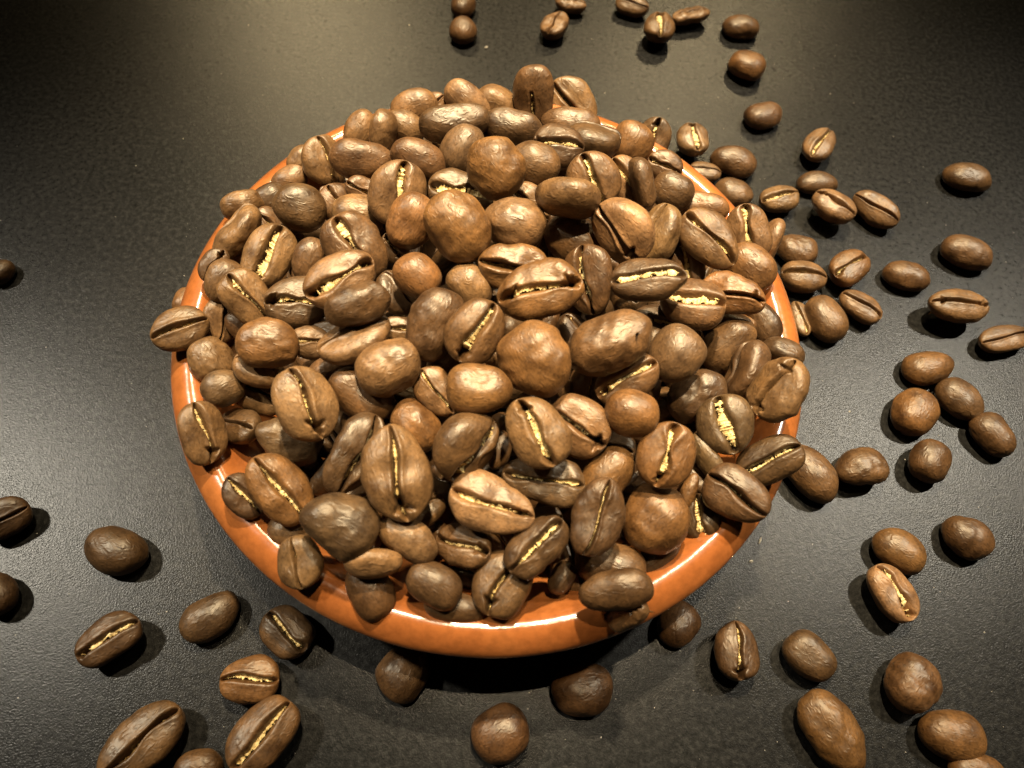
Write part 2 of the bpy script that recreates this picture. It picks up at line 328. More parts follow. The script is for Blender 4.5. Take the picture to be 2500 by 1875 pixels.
BEANS = [  # place, centre (mm), rotation, half length, half width, roast, chaff, marks, label
('H',-33.09,41.26,27.22,0.423,-0.718,-0.550,-0.065,4.28,3.41,'t',0,'',
 "pale tan bean with back up against the rear rim at eleven o'clock"),
('H',-26.95,37.11,31.70,0.615,-0.410,-0.651,0.171,4.84,3.49,'t',0,'',
 "tan bean on its edge beside the pale one under the eleven o'clock rim"),
('H',-38.36,30.45,28.52,0.847,0.021,0.383,-0.368,5.29,4.26,'t',2,'',
 "tan bean with open crease leaning on a long brown bean at eleven o'clock"),
('H',-29.49,28.47,32.93,0.384,-0.917,-0.022,0.106,6.51,3.95,'m',0,'s',
 "long shiny brown bean, back up, lying across a tan creased bean near eleven o'clock"),
('H',-43.21,31.28,26.89,0.389,-0.733,-0.555,-0.050,3.63,2.84,'t',0,'',
 'small bean peeping from behind the tan creased bean at the rear rim'),
('H',-39.25,16.34,31.88,0.302,-0.940,0.021,0.157,5.15,4.51,'d',0,'s',
 "round dark shiny bean with back up above the ten o'clock rim"),
('H',-47.70,21.73,25.92,0.341,-0.898,-0.268,0.075,3.55,3.23,'d',0,'',
 "small dark bean squeezed behind the round shiny one by the ten o'clock rim"),
('H',-44.92,27.15,26.24,0.315,-0.898,-0.305,0.033,3.83,2.82,'t',0,'',
 "tan bean half hidden behind the round dark shiny bean near ten o'clock"),
('H',-51.63,17.48,28.16,0.623,-0.745,-0.157,0.178,4.11,3.31,'t',0,'w',
 "tan ridged bean lying on the orange rim at ten o'clock"),
('H',-50.03,10.13,29.06,0.833,-0.217,-0.307,0.406,6.11,4.38,'t',1,'w',
 "tan wrinkled bean on its edge along the inside of the rim at ten o'clock"),
('H',-52.70,2.69,29.30,0.783,0.258,-0.047,0.564,3.46,2.43,'d',1,'x',
 "small cracked bean end wedged against the rim below ten o'clock"),
('H',-46.55,15.45,25.68,0.963,0.096,0.230,-0.102,4.15,3.29,'m',1,'',
 "bean with a curled lip directly behind a bright golden crease near ten o'clock"),
('H',-43.30,5.91,29.54,0.812,0.221,-0.085,0.534,6.31,4.77,'t',3,'y',
 "light brown bean, straight bright golden crease, upright near the ten o'clock rim"),
('H',-33.54,20.23,28.72,0.886,0.079,0.308,-0.338,4.00,3.64,'m',1,'x',
 'cracked bean tucked behind the round dark shiny bean'),
('H',-28.71,23.12,30.30,0.927,0.301,0.165,-0.155,3.56,2.72,'m',2,'x',
 'small bean with golden cracked end beside the wide open creased bean'),
('H',-21.08,19.71,35.04,0.639,0.393,-0.066,0.658,6.27,5.61,'t',3,'',
 'bean split wide open with a broad pale gold crease below a reddish bean'),
('H',-28.41,16.32,31.08,0.298,-0.941,0.075,0.139,5.00,3.94,'t',0,'',
 'tan domed bean sunk between the dark shiny bean and the wide open one'),
('H',-26.50,6.56,34.61,0.864,0.216,0.224,-0.396,6.76,5.20,'m',3,'w',
 'large bean with dark open crease full of ragged golden flakes'),
('H',-22.48,47.18,29.25,0.385,-0.901,-0.201,0.001,5.23,3.87,'t',0,'',
 'pale tan domed bean highest on the left end of the rear edge'),
('H',-23.74,41.72,29.20,0.343,-0.913,0.158,0.151,4.24,3.35,'t',0,'',
 'light brown domed bean directly below the pale tan one at the rear edge'),
('H',-12.58,38.22,35.47,0.455,-0.880,-0.136,0.015,7.30,3.85,'d',0,'',
 'long dark brown bean, back up, lying level along the rear edge'),
('H',-11.61,50.01,29.56,0.465,-0.830,0.283,0.123,5.73,3.58,'l',0,'',
 'pale flat oval bean standing up behind the long dark one'),
('H',-19.33,50.42,26.80,0.890,0.223,-0.158,0.366,3.58,2.75,'m',1,'',
 'small bean with golden tip between the pale tan bean and the flat oval'),
('H',-5.62,52.68,27.20,0.372,-0.905,0.178,0.106,4.99,3.97,'t',0,'',
 'light brown domed bean behind the pale flat oval at the rear edge'),
('H',-1.04,39.88,34.18,0.491,-0.870,0.042,0.030,5.88,3.94,'d',0,'',
 'dark kidney-like bean, back up, below the topmost standing bean'),
('H',2.34,54.01,30.16,0.616,0.319,-0.402,0.597,6.39,4.61,'m',2,'z',
 'topmost bean standing on end with the crease opening at its foot'),
('H',10.82,59.23,23.38,0.846,0.365,0.138,-0.363,6.57,5.32,'t',1,'x',
 'tan bean with dark cracked crease beside the topmost standing bean'),
('H',10.72,48.64,28.38,0.412,-0.911,0.002,-0.017,6.41,3.62,'m',0,'',
 'brown domed bean in front of the dark cracked crease at the rear edge'),
('H',15.36,40.40,32.52,0.955,-0.294,0.011,-0.043,5.67,5.43,'d',2,'',
 "dark bean on its edge, gold glinting at its upper lip, near one o'clock"),
('H',8.37,34.94,35.35,0.988,0.156,-0.002,-0.017,5.32,4.46,'d',2,'y',
 'dark bean with short golden crease behind a shiny round bean'),
('H',4.17,27.61,38.62,0.354,-0.928,0.109,0.044,4.94,4.14,'m',0,'s',
 'shiny round brown bean touching the big orange-tan bean on its right'),
('H',-2.73,21.24,43.27,0.317,-0.873,0.338,0.153,5.74,5.23,'o',0,'w',
 'big orange-tan domed bean highest in the rear half of the heap'),
('H',-10.09,31.91,35.31,0.325,-0.770,-0.525,-0.160,5.10,4.19,'g',0,'',
 'grey-brown domed bean partly covered by the big orange-tan one'),
('H',-8.65,39.84,30.80,0.585,-0.798,0.129,0.055,5.09,2.97,'t',0,'',
 'tan bean showing only a strip behind the grey-brown domed bean'),
('H',-18.07,27.57,36.00,0.336,-0.927,0.116,0.122,5.61,3.78,'r',0,'s',
 'reddish brown domed bean with dark tip below the long dark bean'),
('H',-9.02,21.07,35.81,0.970,0.231,0.069,-0.038,6.18,3.93,'d',3,'',
 'dark-lipped bean with a golden crease beneath the big orange-tan bean'),
('H',-16.83,11.62,37.83,0.291,-0.727,-0.606,-0.139,5.29,4.53,'o',0,'',
 'orange-brown domed bean left behind the biggest golden-tan one'),
('H',-7.69,7.58,42.96,0.264,-0.861,0.398,0.176,6.42,5.48,'o',0,'w',
 'biggest golden-tan domed bean near the middle of the rear half'),
('H',1.89,11.07,40.92,0.317,-0.941,0.107,0.047,5.64,4.59,'t',0,'w',
 'wrinkled tan domed bean touching the biggest golden-tan bean'),
('H',3.92,21.23,34.38,0.914,0.322,0.084,-0.230,4.72,3.66,'t',2,'w',
 'cracked bean with gold fragments hidden behind the wrinkled tan dome'),
('H',10.72,15.62,43.70,0.806,-0.591,-0.019,-0.017,5.78,5.33,'t',0,'',
 'tan bean on its side with a curled dent, in front of a golden crease'),
('H',15.44,25.83,38.04,0.828,0.312,0.142,-0.444,5.35,4.81,'m',3,'',
 "round bean with curved golden crease, half tan and half brown, near one o'clock"),
('H',13.23,12.96,35.73,0.313,-0.927,0.201,0.037,6.03,4.69,'m',0,'',
 'brown domed bean above the ragged wide golden crease'),
('H',24.08,46.51,26.98,0.284,-0.786,-0.491,-0.247,4.82,4.48,'o',0,'s',
 "round orange-brown bean with dark underside at the one o'clock rim"),
('H',29.57,52.21,23.33,0.752,0.224,-0.307,0.539,4.79,3.76,'g',2,'x',
 "grey-topped cracked bean behind the round orange-brown one at one o'clock"),
('H',22.45,31.60,32.56,0.870,0.229,0.161,-0.405,5.01,3.80,'t',2,'',
 'tan bean with crescent lip and thin gold beside a dark edge-on bean'),
('H',25.56,28.22,36.22,0.369,0.734,-0.240,-0.518,5.19,3.50,'d',1,'',
 "dark bean standing on its edge between two others near the two o'clock rim"),
('H',32.09,31.50,30.95,0.358,-0.908,0.218,-0.007,4.34,3.76,'d',0,'',
 "round dark bean resting against the rim at two o'clock"),
('H',31.52,42.14,26.05,0.933,0.289,0.022,-0.215,3.94,3.25,'m',2,'',
 "small bean with gold crease tucked above the round dark bean at two o'clock"),
('H',38.02,31.14,27.34,0.338,-0.935,0.012,-0.103,6.60,3.47,'o',0,'',
 "orange-brown smooth bean lying across behind two creased beans near two o'clock"),
('H',21.45,12.57,41.53,0.748,0.550,-0.036,-0.371,6.20,5.10,'l',1,'x',
 'pale flat-faced bean with radiating cracks at its lower end'),
('H',29.12,16.97,35.33,0.782,-0.133,-0.466,0.391,5.88,4.31,'t',2,'',
 'tan-grey bean with a golden edge beside the pale flat-faced bean'),
('H',37.98,16.59,36.18,0.916,0.167,0.084,-0.355,6.58,4.50,'m',2,'s',
 "smooth brown bean with slanting golden crease, second from the two o'clock rim"),
('H',47.97,25.20,28.91,0.745,0.342,0.083,-0.567,5.82,4.63,'t',3,'',
 "tan bean with broad gold crease right at the rim above three o'clock"),
('H',54.25,28.18,23.08,0.361,0.691,0.218,0.587,5.15,3.50,'t',0,'',
 'thin bean edge overhanging the rim behind a broad gold crease'),
('H',48.13,17.02,28.25,0.333,-0.885,0.324,-0.032,5.53,4.62,'o',0,'s',
 "shiny orange-brown domed bean at the rim above three o'clock"),
('H',25.99,2.68,41.16,0.989,0.084,-0.114,0.044,6.47,3.88,'d',3,'',
 'dark bean lying level with one long unbroken golden crease'),
('H',35.30,14.18,30.57,0.762,0.306,0.095,-0.563,5.16,3.58,'r',3,'',
 'dark reddish bean with an upright golden stripe in a shadowed gap'),
('H',43.25,7.40,32.50,0.956,0.256,-0.102,-0.101,5.97,4.14,'o',1,'xw',
 "orange-tan bean with a gold star crack near the three o'clock rim"),
('H',35.51,3.00,34.15,0.991,0.050,-0.061,-0.108,5.91,4.83,'m',3,'',
 'smooth-bellied bean with torn golden crease below a dark gap'),
('H',51.80,6.70,25.43,0.276,-0.827,0.489,0.025,4.86,2.85,'d',0,'',
 "dark smooth bean lying on the rim at three o'clock"),
('H',32.17,-8.84,36.88,0.156,-0.817,-0.509,-0.221,5.06,4.65,'g',0,'s',
 'grey-brown smooth round bean right of the huge dented bean'),
('H',44.07,-0.16,27.46,0.180,-0.878,-0.380,-0.228,5.78,4.17,'m',0,'s',
 'brown domed bean beside the grey-brown smooth round one'),
('H',19.82,-11.08,42.02,0.231,-0.934,-0.242,-0.123,7.30,5.03,'m',0,'wx',
 'huge long bean, back up, with dented end and cracked tip'),
('H',29.35,-3.83,31.47,0.269,-0.850,0.450,0.040,3.02,2.33,'t',0,'',
 'small tan bean glimpsed between the huge bean and the grey-brown round one'),
('H',46.79,-6.58,29.66,0.740,-0.352,-0.499,0.283,6.07,4.43,'d',2,'w',
 "dark wrinkled bean on its edge with a gold seam near four o'clock"),
('H',53.86,-1.05,28.33,0.613,0.765,-0.191,-0.048,3.44,4.13,'d',3,'',
 "small dark bean with gold fluff below it at the rim after three o'clock"),
('H',50.56,-12.03,34.91,0.817,-0.123,-0.392,0.404,5.76,5.09,'t',1,'xyw',
 "big pale tan bean overhanging the rim before four o'clock with hooked crease"),
('H',37.83,-11.94,28.42,0.170,-0.909,-0.329,-0.190,5.62,4.23,'d',0,'w',
 'dark leathery domed bean above a wide gold-creased olive bean'),
('H',45.22,-3.21,23.04,0.163,-0.877,-0.391,-0.224,2.77,1.70,'t',0,'',
 'tiny tan bean tip between a dark leathery bean and an edge-on bean'),
('H',42.19,-17.97,30.82,0.771,0.249,0.014,-0.586,5.19,4.86,'g',3,'',
 "round olive-brown bean with a broad golden crease near four o'clock"),
('H',23.95,-14.25,36.11,0.931,0.115,-0.173,0.300,5.82,3.72,'m',3,'y',
 'bean with bright slanting golden crease partly under a smooth orange bean'),
('H',24.41,-21.94,39.29,0.220,-0.966,0.128,-0.052,4.47,3.94,'o',0,'s',
 'smooth orange round bean resting on a bright golden crease'),
('H',30.63,-26.97,36.03,0.779,0.143,-0.153,0.591,5.43,4.57,'o',3,'y',
 'orange-brown bean with thick golden crease and cracks at its lower end'),
('H',39.43,-23.62,28.39,0.440,-0.773,0.434,-0.144,4.57,2.16,'g',0,'',
 'narrow grey-brown bean beside the thick golden crease'),
('H',39.76,-26.17,24.59,0.923,0.049,0.016,-0.382,3.49,2.59,'d',2,'',
 'small dark bean with gold slit below the narrow grey-brown one'),
('H',50.45,-22.93,29.07,0.945,0.089,-0.221,0.226,5.86,4.00,'d',2,'s',
 "dark-lipped bean overhanging the rim at four o'clock"),
('H',44.21,-30.15,29.93,0.943,0.181,-0.096,-0.262,5.83,4.17,'d',1,'',
 'dark bean with thin straight crease leaning on the rim at half past four'),
('H',39.44,-32.91,24.21,0.776,0.196,-0.010,-0.599,3.96,3.38,'d',3,'',
 "round dark bean with a gold splash lying inside the rim near five o'clock"),
('H',30.65,-35.87,29.41,0.090,-0.892,-0.417,-0.153,5.74,5.42,'o',0,'w',
 "very big orange domed bean near the five o'clock rim"),
('H',36.96,-29.43,27.13,0.061,-0.789,-0.579,-0.195,3.17,1.37,'o',0,'',
 'thin orange-brown bean edge beside the very big orange dome'),
('H',22.14,-30.28,31.99,0.112,-0.845,-0.502,-0.146,5.60,3.67,'o',0,'',
 'orange-tan domed bean behind a long dark creased bean'),
('H',20.61,-38.31,34.45,0.783,0.131,-0.096,0.600,6.18,3.95,'d',1,'w',
 'long dark bean with thin wavy crease leaning on an orange dome'),
('H',-49.97,-0.62,29.80,0.315,-0.762,-0.565,0.003,4.22,3.20,'t',0,'',
 "tan domed bean near the rim just above nine o'clock"),
('H',-44.61,-3.68,29.91,0.895,0.126,0.267,-0.335,5.47,4.07,'t',2,'',
 'tan bean with S-shaped crease under the bright golden-creased bean'),
('H',-50.78,-5.57,24.49,0.622,0.410,0.091,0.661,4.63,3.55,'l',1,'',
 "pale flat bean with an upright dark slit at nine o'clock"),
('H',-55.31,-11.00,28.26,0.942,0.108,0.082,0.306,5.00,3.99,'t',2,'',
 "bean balanced on the rim edge at nine o'clock, overhanging the table"),
('H',-49.33,-15.19,26.30,0.127,-0.903,0.328,0.248,4.45,3.77,'t',0,'w',
 "tan domed bean inside the rim just below nine o'clock"),
('H',-45.07,-21.12,27.55,0.230,-0.929,-0.261,0.123,3.86,3.28,'g',0,'s',
 'smooth grey-tan round bean inside the rim at half past eight'),
('H',-35.66,-4.17,30.59,0.975,0.141,0.090,0.149,5.52,4.61,'d',2,'y',
 'dark bean with short golden crease, end cut off by a larger bean'),
('H',-26.62,-2.75,38.15,0.920,0.230,0.002,0.318,6.57,4.34,'t',3,'xy',
 'big light bean with long bright golden crease slanting above a dark oval'),
('H',-21.48,-10.31,43.33,0.275,-0.928,-0.249,0.037,5.46,3.55,'d',0,'w',
 'dark oval bean, back up, lying on an open tan bean'),
('H',-21.83,-14.11,38.12,0.944,-0.159,-0.094,0.275,6.33,4.20,'t',0,'',
 'open tan bean with shadowed hollow beneath the dark oval'),
('H',-31.41,-11.84,31.05,0.981,0.143,0.132,0.017,3.50,2.93,'g',2,'',
 'small grey-tan bean with a gold speck beside an orange dome'),
('H',-36.95,-14.75,34.70,0.223,-0.962,-0.011,0.156,5.34,4.40,'o',0,'w',
 'golden-orange domed bean on top of a stack of crescent lips'),
('H',-39.54,-17.49,28.53,0.960,-0.195,0.202,-0.016,4.89,3.44,'t',0,'x',
 'tan crescent-lipped bean pressed under the golden-orange dome'),
('H',-40.76,-19.35,22.91,0.959,0.027,0.221,-0.176,5.37,3.38,'t',1,'',
 'tan bean with dark slit, lowest of the stack under the golden-orange dome'),
('H',-28.08,-25.55,36.16,0.881,0.021,0.245,-0.404,6.24,4.98,'l',1,'x',
 'large pale bean with nearly closed dark crease, standing steeply'),
('H',-34.93,4.91,31.35,0.297,-0.692,-0.652,-0.087,4.25,3.14,'m',0,'',
 'brown domed bean between two bright golden creases'),
('H',-46.23,-7.27,24.83,0.178,-0.930,0.231,0.225,3.45,2.49,'r',0,'',
 'reddish bean deep behind the golden-orange dome'),
('H',-13.26,-1.66,40.62,0.252,-0.923,0.255,0.143,4.22,3.88,'o',0,'s',
 'smooth orange round bean alone above a dark hollow'),
('H',-20.05,9.03,32.60,0.862,0.229,0.206,-0.403,2.96,2.49,'d',2,'xy',
 'small dark bean with a star crack in the gap beside the biggest golden-tan bean'),
('H',-17.57,-1.37,33.49,0.937,-0.097,0.252,-0.221,4.43,3.66,'d',1,'',
 'dark cracked bean under the smooth orange round one'),
('H',-9.12,-10.49,40.32,0.236,-0.774,-0.577,-0.106,6.45,4.66,'d',0,'w',
 'long dark bean, back up, left beside the brightest crease'),
('H',-2.04,-12.59,43.23,0.786,0.281,-0.079,0.545,5.56,4.56,'m',3,'y',
 "bean with the brightest wide yellow crease at the heap's very centre"),
('H',-4.62,0.05,36.78,0.254,-0.910,0.305,0.123,4.59,3.45,'t',0,'w',
 'rough tan domed bean behind the bean with the brightest yellow crease'),
('H',2.56,3.61,39.16,0.944,0.329,0.007,0.008,6.12,4.07,'o',2,'w',
 'wrinkled orange-tan bean with fine gold threads behind a plump one'),
('H',7.75,-3.52,43.44,0.960,0.191,-0.085,0.187,7.05,4.71,'o',2,'xyw',
 'plump tan bean with dark crease, the widest creased bean in the middle'),
('H',16.25,3.23,38.51,0.665,0.430,-0.001,-0.611,6.14,4.53,'r',3,'',
 'reddish brown bean with ragged wide golden crease touching the plump tan one'),
('H',8.15,-15.92,42.74,0.221,-0.866,0.438,0.096,6.29,5.42,'o',0,'w',
 'huge round orange-brown bean with a small gold crack on its side'),
('H',-15.28,-18.79,39.20,0.236,-0.929,-0.284,0.014,5.60,4.57,'t',0,'w',
 'pale tan domed bean below the long dark one'),
('H',-16.08,-8.11,33.01,0.976,0.203,0.081,-0.004,3.03,2.28,'t',2,'',
 'small bean with gold flakes deep between an open bean and a long dark one'),
('H',-0.16,-22.12,42.14,0.217,-0.976,-0.020,0.017,5.28,4.14,'o',0,'s',
 'glossy golden-orange domed bean below the brightest crease'),
('H',-7.53,-19.88,34.39,0.895,0.174,0.129,-0.389,4.59,3.21,'t',2,'',
 'tan bean with beaded gold crease beside the glossy golden-orange dome'),
('H',-20.07,-21.87,33.67,0.174,-0.950,0.218,0.140,5.84,3.88,'r',0,'',
 'reddish brown domed bean beside the large pale standing bean'),
('H',-46.02,-30.12,28.79,0.799,-0.126,0.342,-0.479,5.28,4.23,'t',2,'x',
 "tan bean with split crease lying on the rim at eight o'clock"),
('H',-42.08,-26.32,23.16,0.949,-0.040,-0.271,-0.157,5.28,3.52,'d',1,'x',
 "dark bean end with a star-shaped crack near eight o'clock"),
('H',-32.25,-28.52,25.79,0.152,-0.973,0.088,0.151,5.80,3.62,'g',0,'w',
 'grey scaly bean in the shadow of the large pale standing bean'),
('H',-19.89,-31.54,32.13,0.691,0.418,0.157,0.568,6.94,4.54,'d',2,'w',
 'twisted dark bean pinched at its waist with a gold seam'),
('H',-11.35,-35.70,36.82,0.817,0.092,0.143,-0.551,7.43,5.21,'t',1,'xw',
 'largest wrinkled tan bean, crease closed, gold chip near its foot'),
('H',-30.66,-38.44,29.60,0.917,0.011,0.202,-0.345,6.54,4.45,'o',2,'',
 "orange-brown bean with long straight cream crease near seven o'clock"),
('H',-36.96,-39.70,27.37,0.919,-0.056,0.235,-0.311,4.15,2.99,'d',2,'',
 "small dark bean with short gold bar inside the rim near eight o'clock"),
('H',-18.64,-44.34,35.51,0.087,-0.979,0.143,0.117,6.00,4.96,'g',0,'w',
 "very big olive-brown domed bean near the seven o'clock rim"),
('H',-28.48,-44.25,25.26,0.085,-0.969,0.184,0.145,3.78,2.49,'t',0,'',
 'tan bean mostly under the very big olive-brown dome'),
('H',-24.99,-49.08,28.14,0.797,0.214,0.013,-0.565,4.27,3.71,'t',1,'',
 "tan bean with wriggling crack lying on the rim at seven o'clock"),
('H',-8.47,-44.74,31.85,0.271,-0.940,0.205,0.041,5.12,2.96,'l',0,'w',
 'pale crackled flat bean beneath the largest wrinkled one'),
('H',-13.20,-48.96,31.56,0.619,-0.780,-0.019,0.091,4.50,3.14,'l',0,'',
 'pale tan bean on its side, straight upper edge, near half past six'),
('H',-13.51,-51.97,26.72,0.043,-0.891,0.441,0.102,4.90,3.46,'r',0,'s',
 'reddish bean hanging down onto the rim at half past six'),
('H',-3.49,-50.58,29.59,0.083,-0.975,0.199,0.051,4.68,3.48,'d',0,'',
 "dark brown domed bean in shade near the six o'clock rim"),
('H',0.03,-53.19,25.90,0.251,-0.968,0.015,0.018,4.98,2.42,'d',0,'',
 "thin dark bean lowest at the six o'clock rim, barely lit"),
('H',6.99,-48.70,27.25,0.805,0.038,-0.090,0.585,5.29,4.71,'m',1,'y',
 "brown bean with hooked crack, lowest at the rim just before six o'clock"),
('H',0.43,-43.89,28.47,0.980,0.050,-0.135,-0.138,4.68,3.81,'m',2,'xw',
 'bean with a tuft of golden fibres in front of a wrinkled yellowish bean'),
('H',12.02,-43.38,32.05,0.911,0.004,-0.119,0.395,5.83,3.69,'d',2,'w',
 "dark glossy wrinkled bean with cream crease slanting above six o'clock"),
('H',4.02,-37.99,33.94,0.985,0.127,0.022,-0.114,7.05,4.44,'l',2,'wx',
 'crumpled yellowish tan bean with ragged crease'),
('H',11.85,-32.88,32.96,0.993,0.112,-0.021,-0.034,6.65,4.06,'g',2,'w',
 'grey slate-coloured bean with a level gold crease'),
('H',9.67,-27.52,40.48,0.876,0.214,0.051,-0.430,5.93,4.53,'t',3,'y',
 'bean with slanting golden crease lying over the grey slate-coloured one'),
('H',16.54,-23.53,35.52,0.940,0.272,-0.018,-0.205,5.51,4.79,'t',2,'x',
 'tan bean with star-shaped cracks at its far end beside a golden crease'),
('H',-1.75,-29.80,37.11,0.671,0.513,0.166,0.510,5.89,5.75,'m',3,'',
 'brown bean on its side with one broad golden patch'),
('H',-10.20,-25.78,32.66,0.154,-0.916,0.350,0.123,4.92,3.78,'o',0,'w',
 'orange-tan domed bean behind the largest wrinkled tan bean'),
('H',4.12,-27.38,30.12,0.138,-0.743,-0.644,-0.115,3.27,2.03,'m',0,'',
 'small brown bean in the gap beside the broad golden patch'),
('H',-8.16,-38.66,26.51,0.965,-0.111,-0.044,0.232,4.92,3.21,'m',1,'',
 'brown bean under the largest wrinkled one, gold chip at its tip'),
('H',24.31,-43.49,26.29,0.121,-0.987,0.081,-0.066,6.08,4.24,'m',0,'s',
 'brown domed bean on top of another near half past five'),
('H',24.37,-48.89,33.24,0.218,-0.964,-0.129,-0.076,5.80,3.19,'d',0,'s',
 'dark bean cupped under a brown dome at half past five'),
('H',27.18,-50.90,28.76,0.852,-0.008,-0.521,0.041,4.45,2.97,'t',1,'x',
 'bean end with a small black star crack hanging on the front rim'),
('H',16.73,-46.23,24.87,0.063,-0.833,-0.541,-0.096,2.82,2.12,'d',0,'',
 "dark narrow bean in the black gap near six o'clock"),
('H',32.42,-40.18,24.35,0.062,-0.874,-0.457,-0.150,4.82,2.47,'d',0,'',
 'dark bean in shadow under the very big orange dome'),
('H',13.02,-36.85,25.28,0.980,0.134,-0.051,0.139,3.13,2.26,'t',3,'',
 'bean with bits of gold under the grey slate-coloured one'),
('T',-21.39,114.17,2.28,0.000,0.702,0.712,-0.000,4.15,3.51,'m',0,'',
 "brown bean cut off by the photo's top edge behind another"),
('T',-20.05,104.24,2.48,0.000,0.681,0.732,-0.000,4.32,3.82,'m',0,'s',
 "small round brown bean alone behind the bowl's rear rim"),
('T',8.62,119.72,1.71,0.998,0.000,0.000,-0.066,4.48,2.63,'l',1,'w',
 'pale creased bean at the far end of the table touching a tilted one'),
('T',4.89,109.57,2.34,0.819,-0.072,-0.050,0.568,4.90,3.60,'l',1,'w',
 'pale wrinkled bean tilted upright far behind the bowl'),
('T',26.10,121.91,2.06,0.979,0.173,-0.018,-0.104,4.90,3.17,'l',1,'',
 'pale bean with shadow below it behind the three-bean cluster'),
('T',33.62,112.45,2.77,0.732,0.000,-0.000,0.681,5.06,4.26,'t',3,'x',
 'tan bean with ragged yellow crack in the far cluster'),
('T',42.76,120.28,1.97,0.962,-0.127,-0.032,0.240,5.56,3.03,'l',1,'w',
 'pale flat boat-shaped bean in the far cluster'),
('T',57.27,118.53,2.47,0.000,-0.999,0.041,0.000,5.19,3.80,'m',0,'',
 'brown domed bean beyond an orange one on the far table'),
('T',58.42,103.30,2.96,0.000,0.986,-0.166,0.000,5.09,4.56,'o',0,'',
 'orange-brown round bean on the far table'),
('T',62.54,85.94,2.55,0.000,0.974,0.225,-0.000,5.29,3.92,'r',0,'s',
 "reddish brown domed bean alone behind the one o'clock rim"),
('T',43.24,72.08,2.62,0.765,-0.000,-0.000,-0.644,4.77,4.04,'l',3,'y',
 'yellowish bean with split crease touching a brown one behind the rim'),
('T',54.03,68.44,2.68,0.000,0.995,-0.096,0.000,5.94,4.12,'r',0,'s',
 'dark reddish bean, back up, between a yellowish bean and a rounder one'),
('T',46.91,64.15,1.83,0.999,0.000,0.000,-0.037,3.98,2.81,'t',1,'',
 "bean half hidden below the rim edge near two o'clock"),
('T',54.17,58.65,2.40,0.000,-0.992,0.128,0.000,4.87,3.69,'m',0,'',
 "round brown bean touching the outside of the rim near two o'clock"),
('T',65.07,57.58,2.32,0.981,-0.000,0.000,0.194,5.10,3.57,'t',3,'',
 'bean with open yellow crease between the rim and a brown bean'),
('T',76.49,76.89,2.50,0.861,-0.038,-0.022,0.506,5.56,3.84,'l',2,'',
 'pale creased bean lying slantwise behind a dark oval one'),
('T',75.62,65.08,2.13,0.000,0.997,0.075,-0.000,5.31,3.28,'r',0,'s',
 'dark oval bean between two pale creased beans'),
('T',77.84,55.66,2.75,0.963,-0.000,-0.000,-0.268,5.54,4.23,'l',2,'y',
 'pale bean with forked crease touching the dark oval one'),
('T',89.41,57.94,2.40,0.929,0.206,-0.066,-0.299,6.29,3.69,'t',1,'',
 'bean lying tilted with straight pale crease, outermost of its cluster'),
('T',68.81,43.15,2.60,0.000,0.989,-0.147,0.000,5.15,4.00,'m',0,'w',
 "brown domed bean touching a creased one beside the three o'clock rim"),
('T',69.71,35.05,2.55,1.000,0.000,0.000,-0.013,5.39,3.93,'t',2,'',
 "creased bean below the brown domed one beside the three o'clock rim"),
('T',80.69,38.81,2.79,0.924,0.000,-0.000,0.382,5.44,4.29,'o',2,'',
 'bright orange-tan bean with slanting pale crease on the table'),
('T',74.57,24.36,3.03,0.000,0.867,-0.499,0.000,5.90,4.67,'m',0,'s',
 'glossy brown bean, back up, between the rim and a small creased bean'),
('T',83.01,28.97,2.31,0.950,0.000,0.000,-0.311,5.21,3.55,'t',2,'',
 'small creased bean touching the glossy brown one'),
('T',69.16,24.14,1.53,0.783,0.000,0.000,-0.622,4.62,2.35,'t',2,'',
 "bean half tucked under the three o'clock rim"),
('T',114.87,72.50,2.70,0.000,0.999,-0.038,0.000,6.00,4.16,'m',0,'',
 'brown bean with back up, farthest from the bowl behind all others'),
('T',110.83,48.29,2.92,0.000,0.992,-0.129,0.000,6.13,4.49,'m',0,'',
 'smooth brown bean beyond a reddish one in the open table'),
('T',95.26,39.44,2.58,0.000,-0.999,0.035,0.000,5.56,3.97,'r',0,'',
 'reddish brown bean alone between the cluster and the smooth brown one'),
('T',104.80,30.71,2.73,1.000,0.000,-0.000,0.029,6.78,4.21,'t',1,'xy',
 'grey-tan bean with dark level crease on the open table'),
('T',116.11,24.88,2.15,0.988,-0.000,0.000,0.157,6.48,3.31,'t',1,'',
 "creased bean cut off by the photo's edge"),
('T',97.36,15.11,2.70,0.000,-0.985,-0.172,-0.000,5.99,4.15,'o',0,'',
 'orange-brown oval bean topping the group of five'),
('T',92.63,3.43,3.20,0.000,-0.872,-0.490,-0.000,5.69,4.92,'o',0,'',
 'rounder orange-brown bean nearest the bowl in the group of five'),
('T',103.31,7.88,2.85,0.000,0.932,-0.363,0.000,5.35,4.38,'m',0,'',
 'brown bean in the middle of the group of five'),
('T',109.34,0.18,2.79,0.000,0.884,-0.468,0.000,5.25,4.29,'m',0,'',
 'brown bean farthest from the bowl in the group of five'),
('T',94.28,-8.10,2.79,0.000,-0.876,-0.482,-0.000,4.83,4.30,'r',0,'',
 'round reddish bean nearest the viewer in the group of five'),
('T',68.62,-13.98,3.06,0.000,0.904,-0.429,0.000,6.72,4.70,'m',0,'',
 "large brown bean just outside the rim at four o'clock"),
('T',79.18,-11.31,2.71,0.172,0.974,0.146,0.026,5.59,4.17,'m',0,'sw',
 "glossy wrinkled bean touching the large brown one outside four o'clock"),
('T',100.25,-23.54,2.86,0.000,0.958,-0.288,0.000,5.11,4.40,'r',0,'w',
 'rough reddish bean alone beyond a touching pair'),
('T',85.67,-28.18,2.71,0.000,0.974,-0.227,0.000,5.24,4.16,'o',0,'',
 'smooth brown bean of a touching pair, behind the pale creased one'),
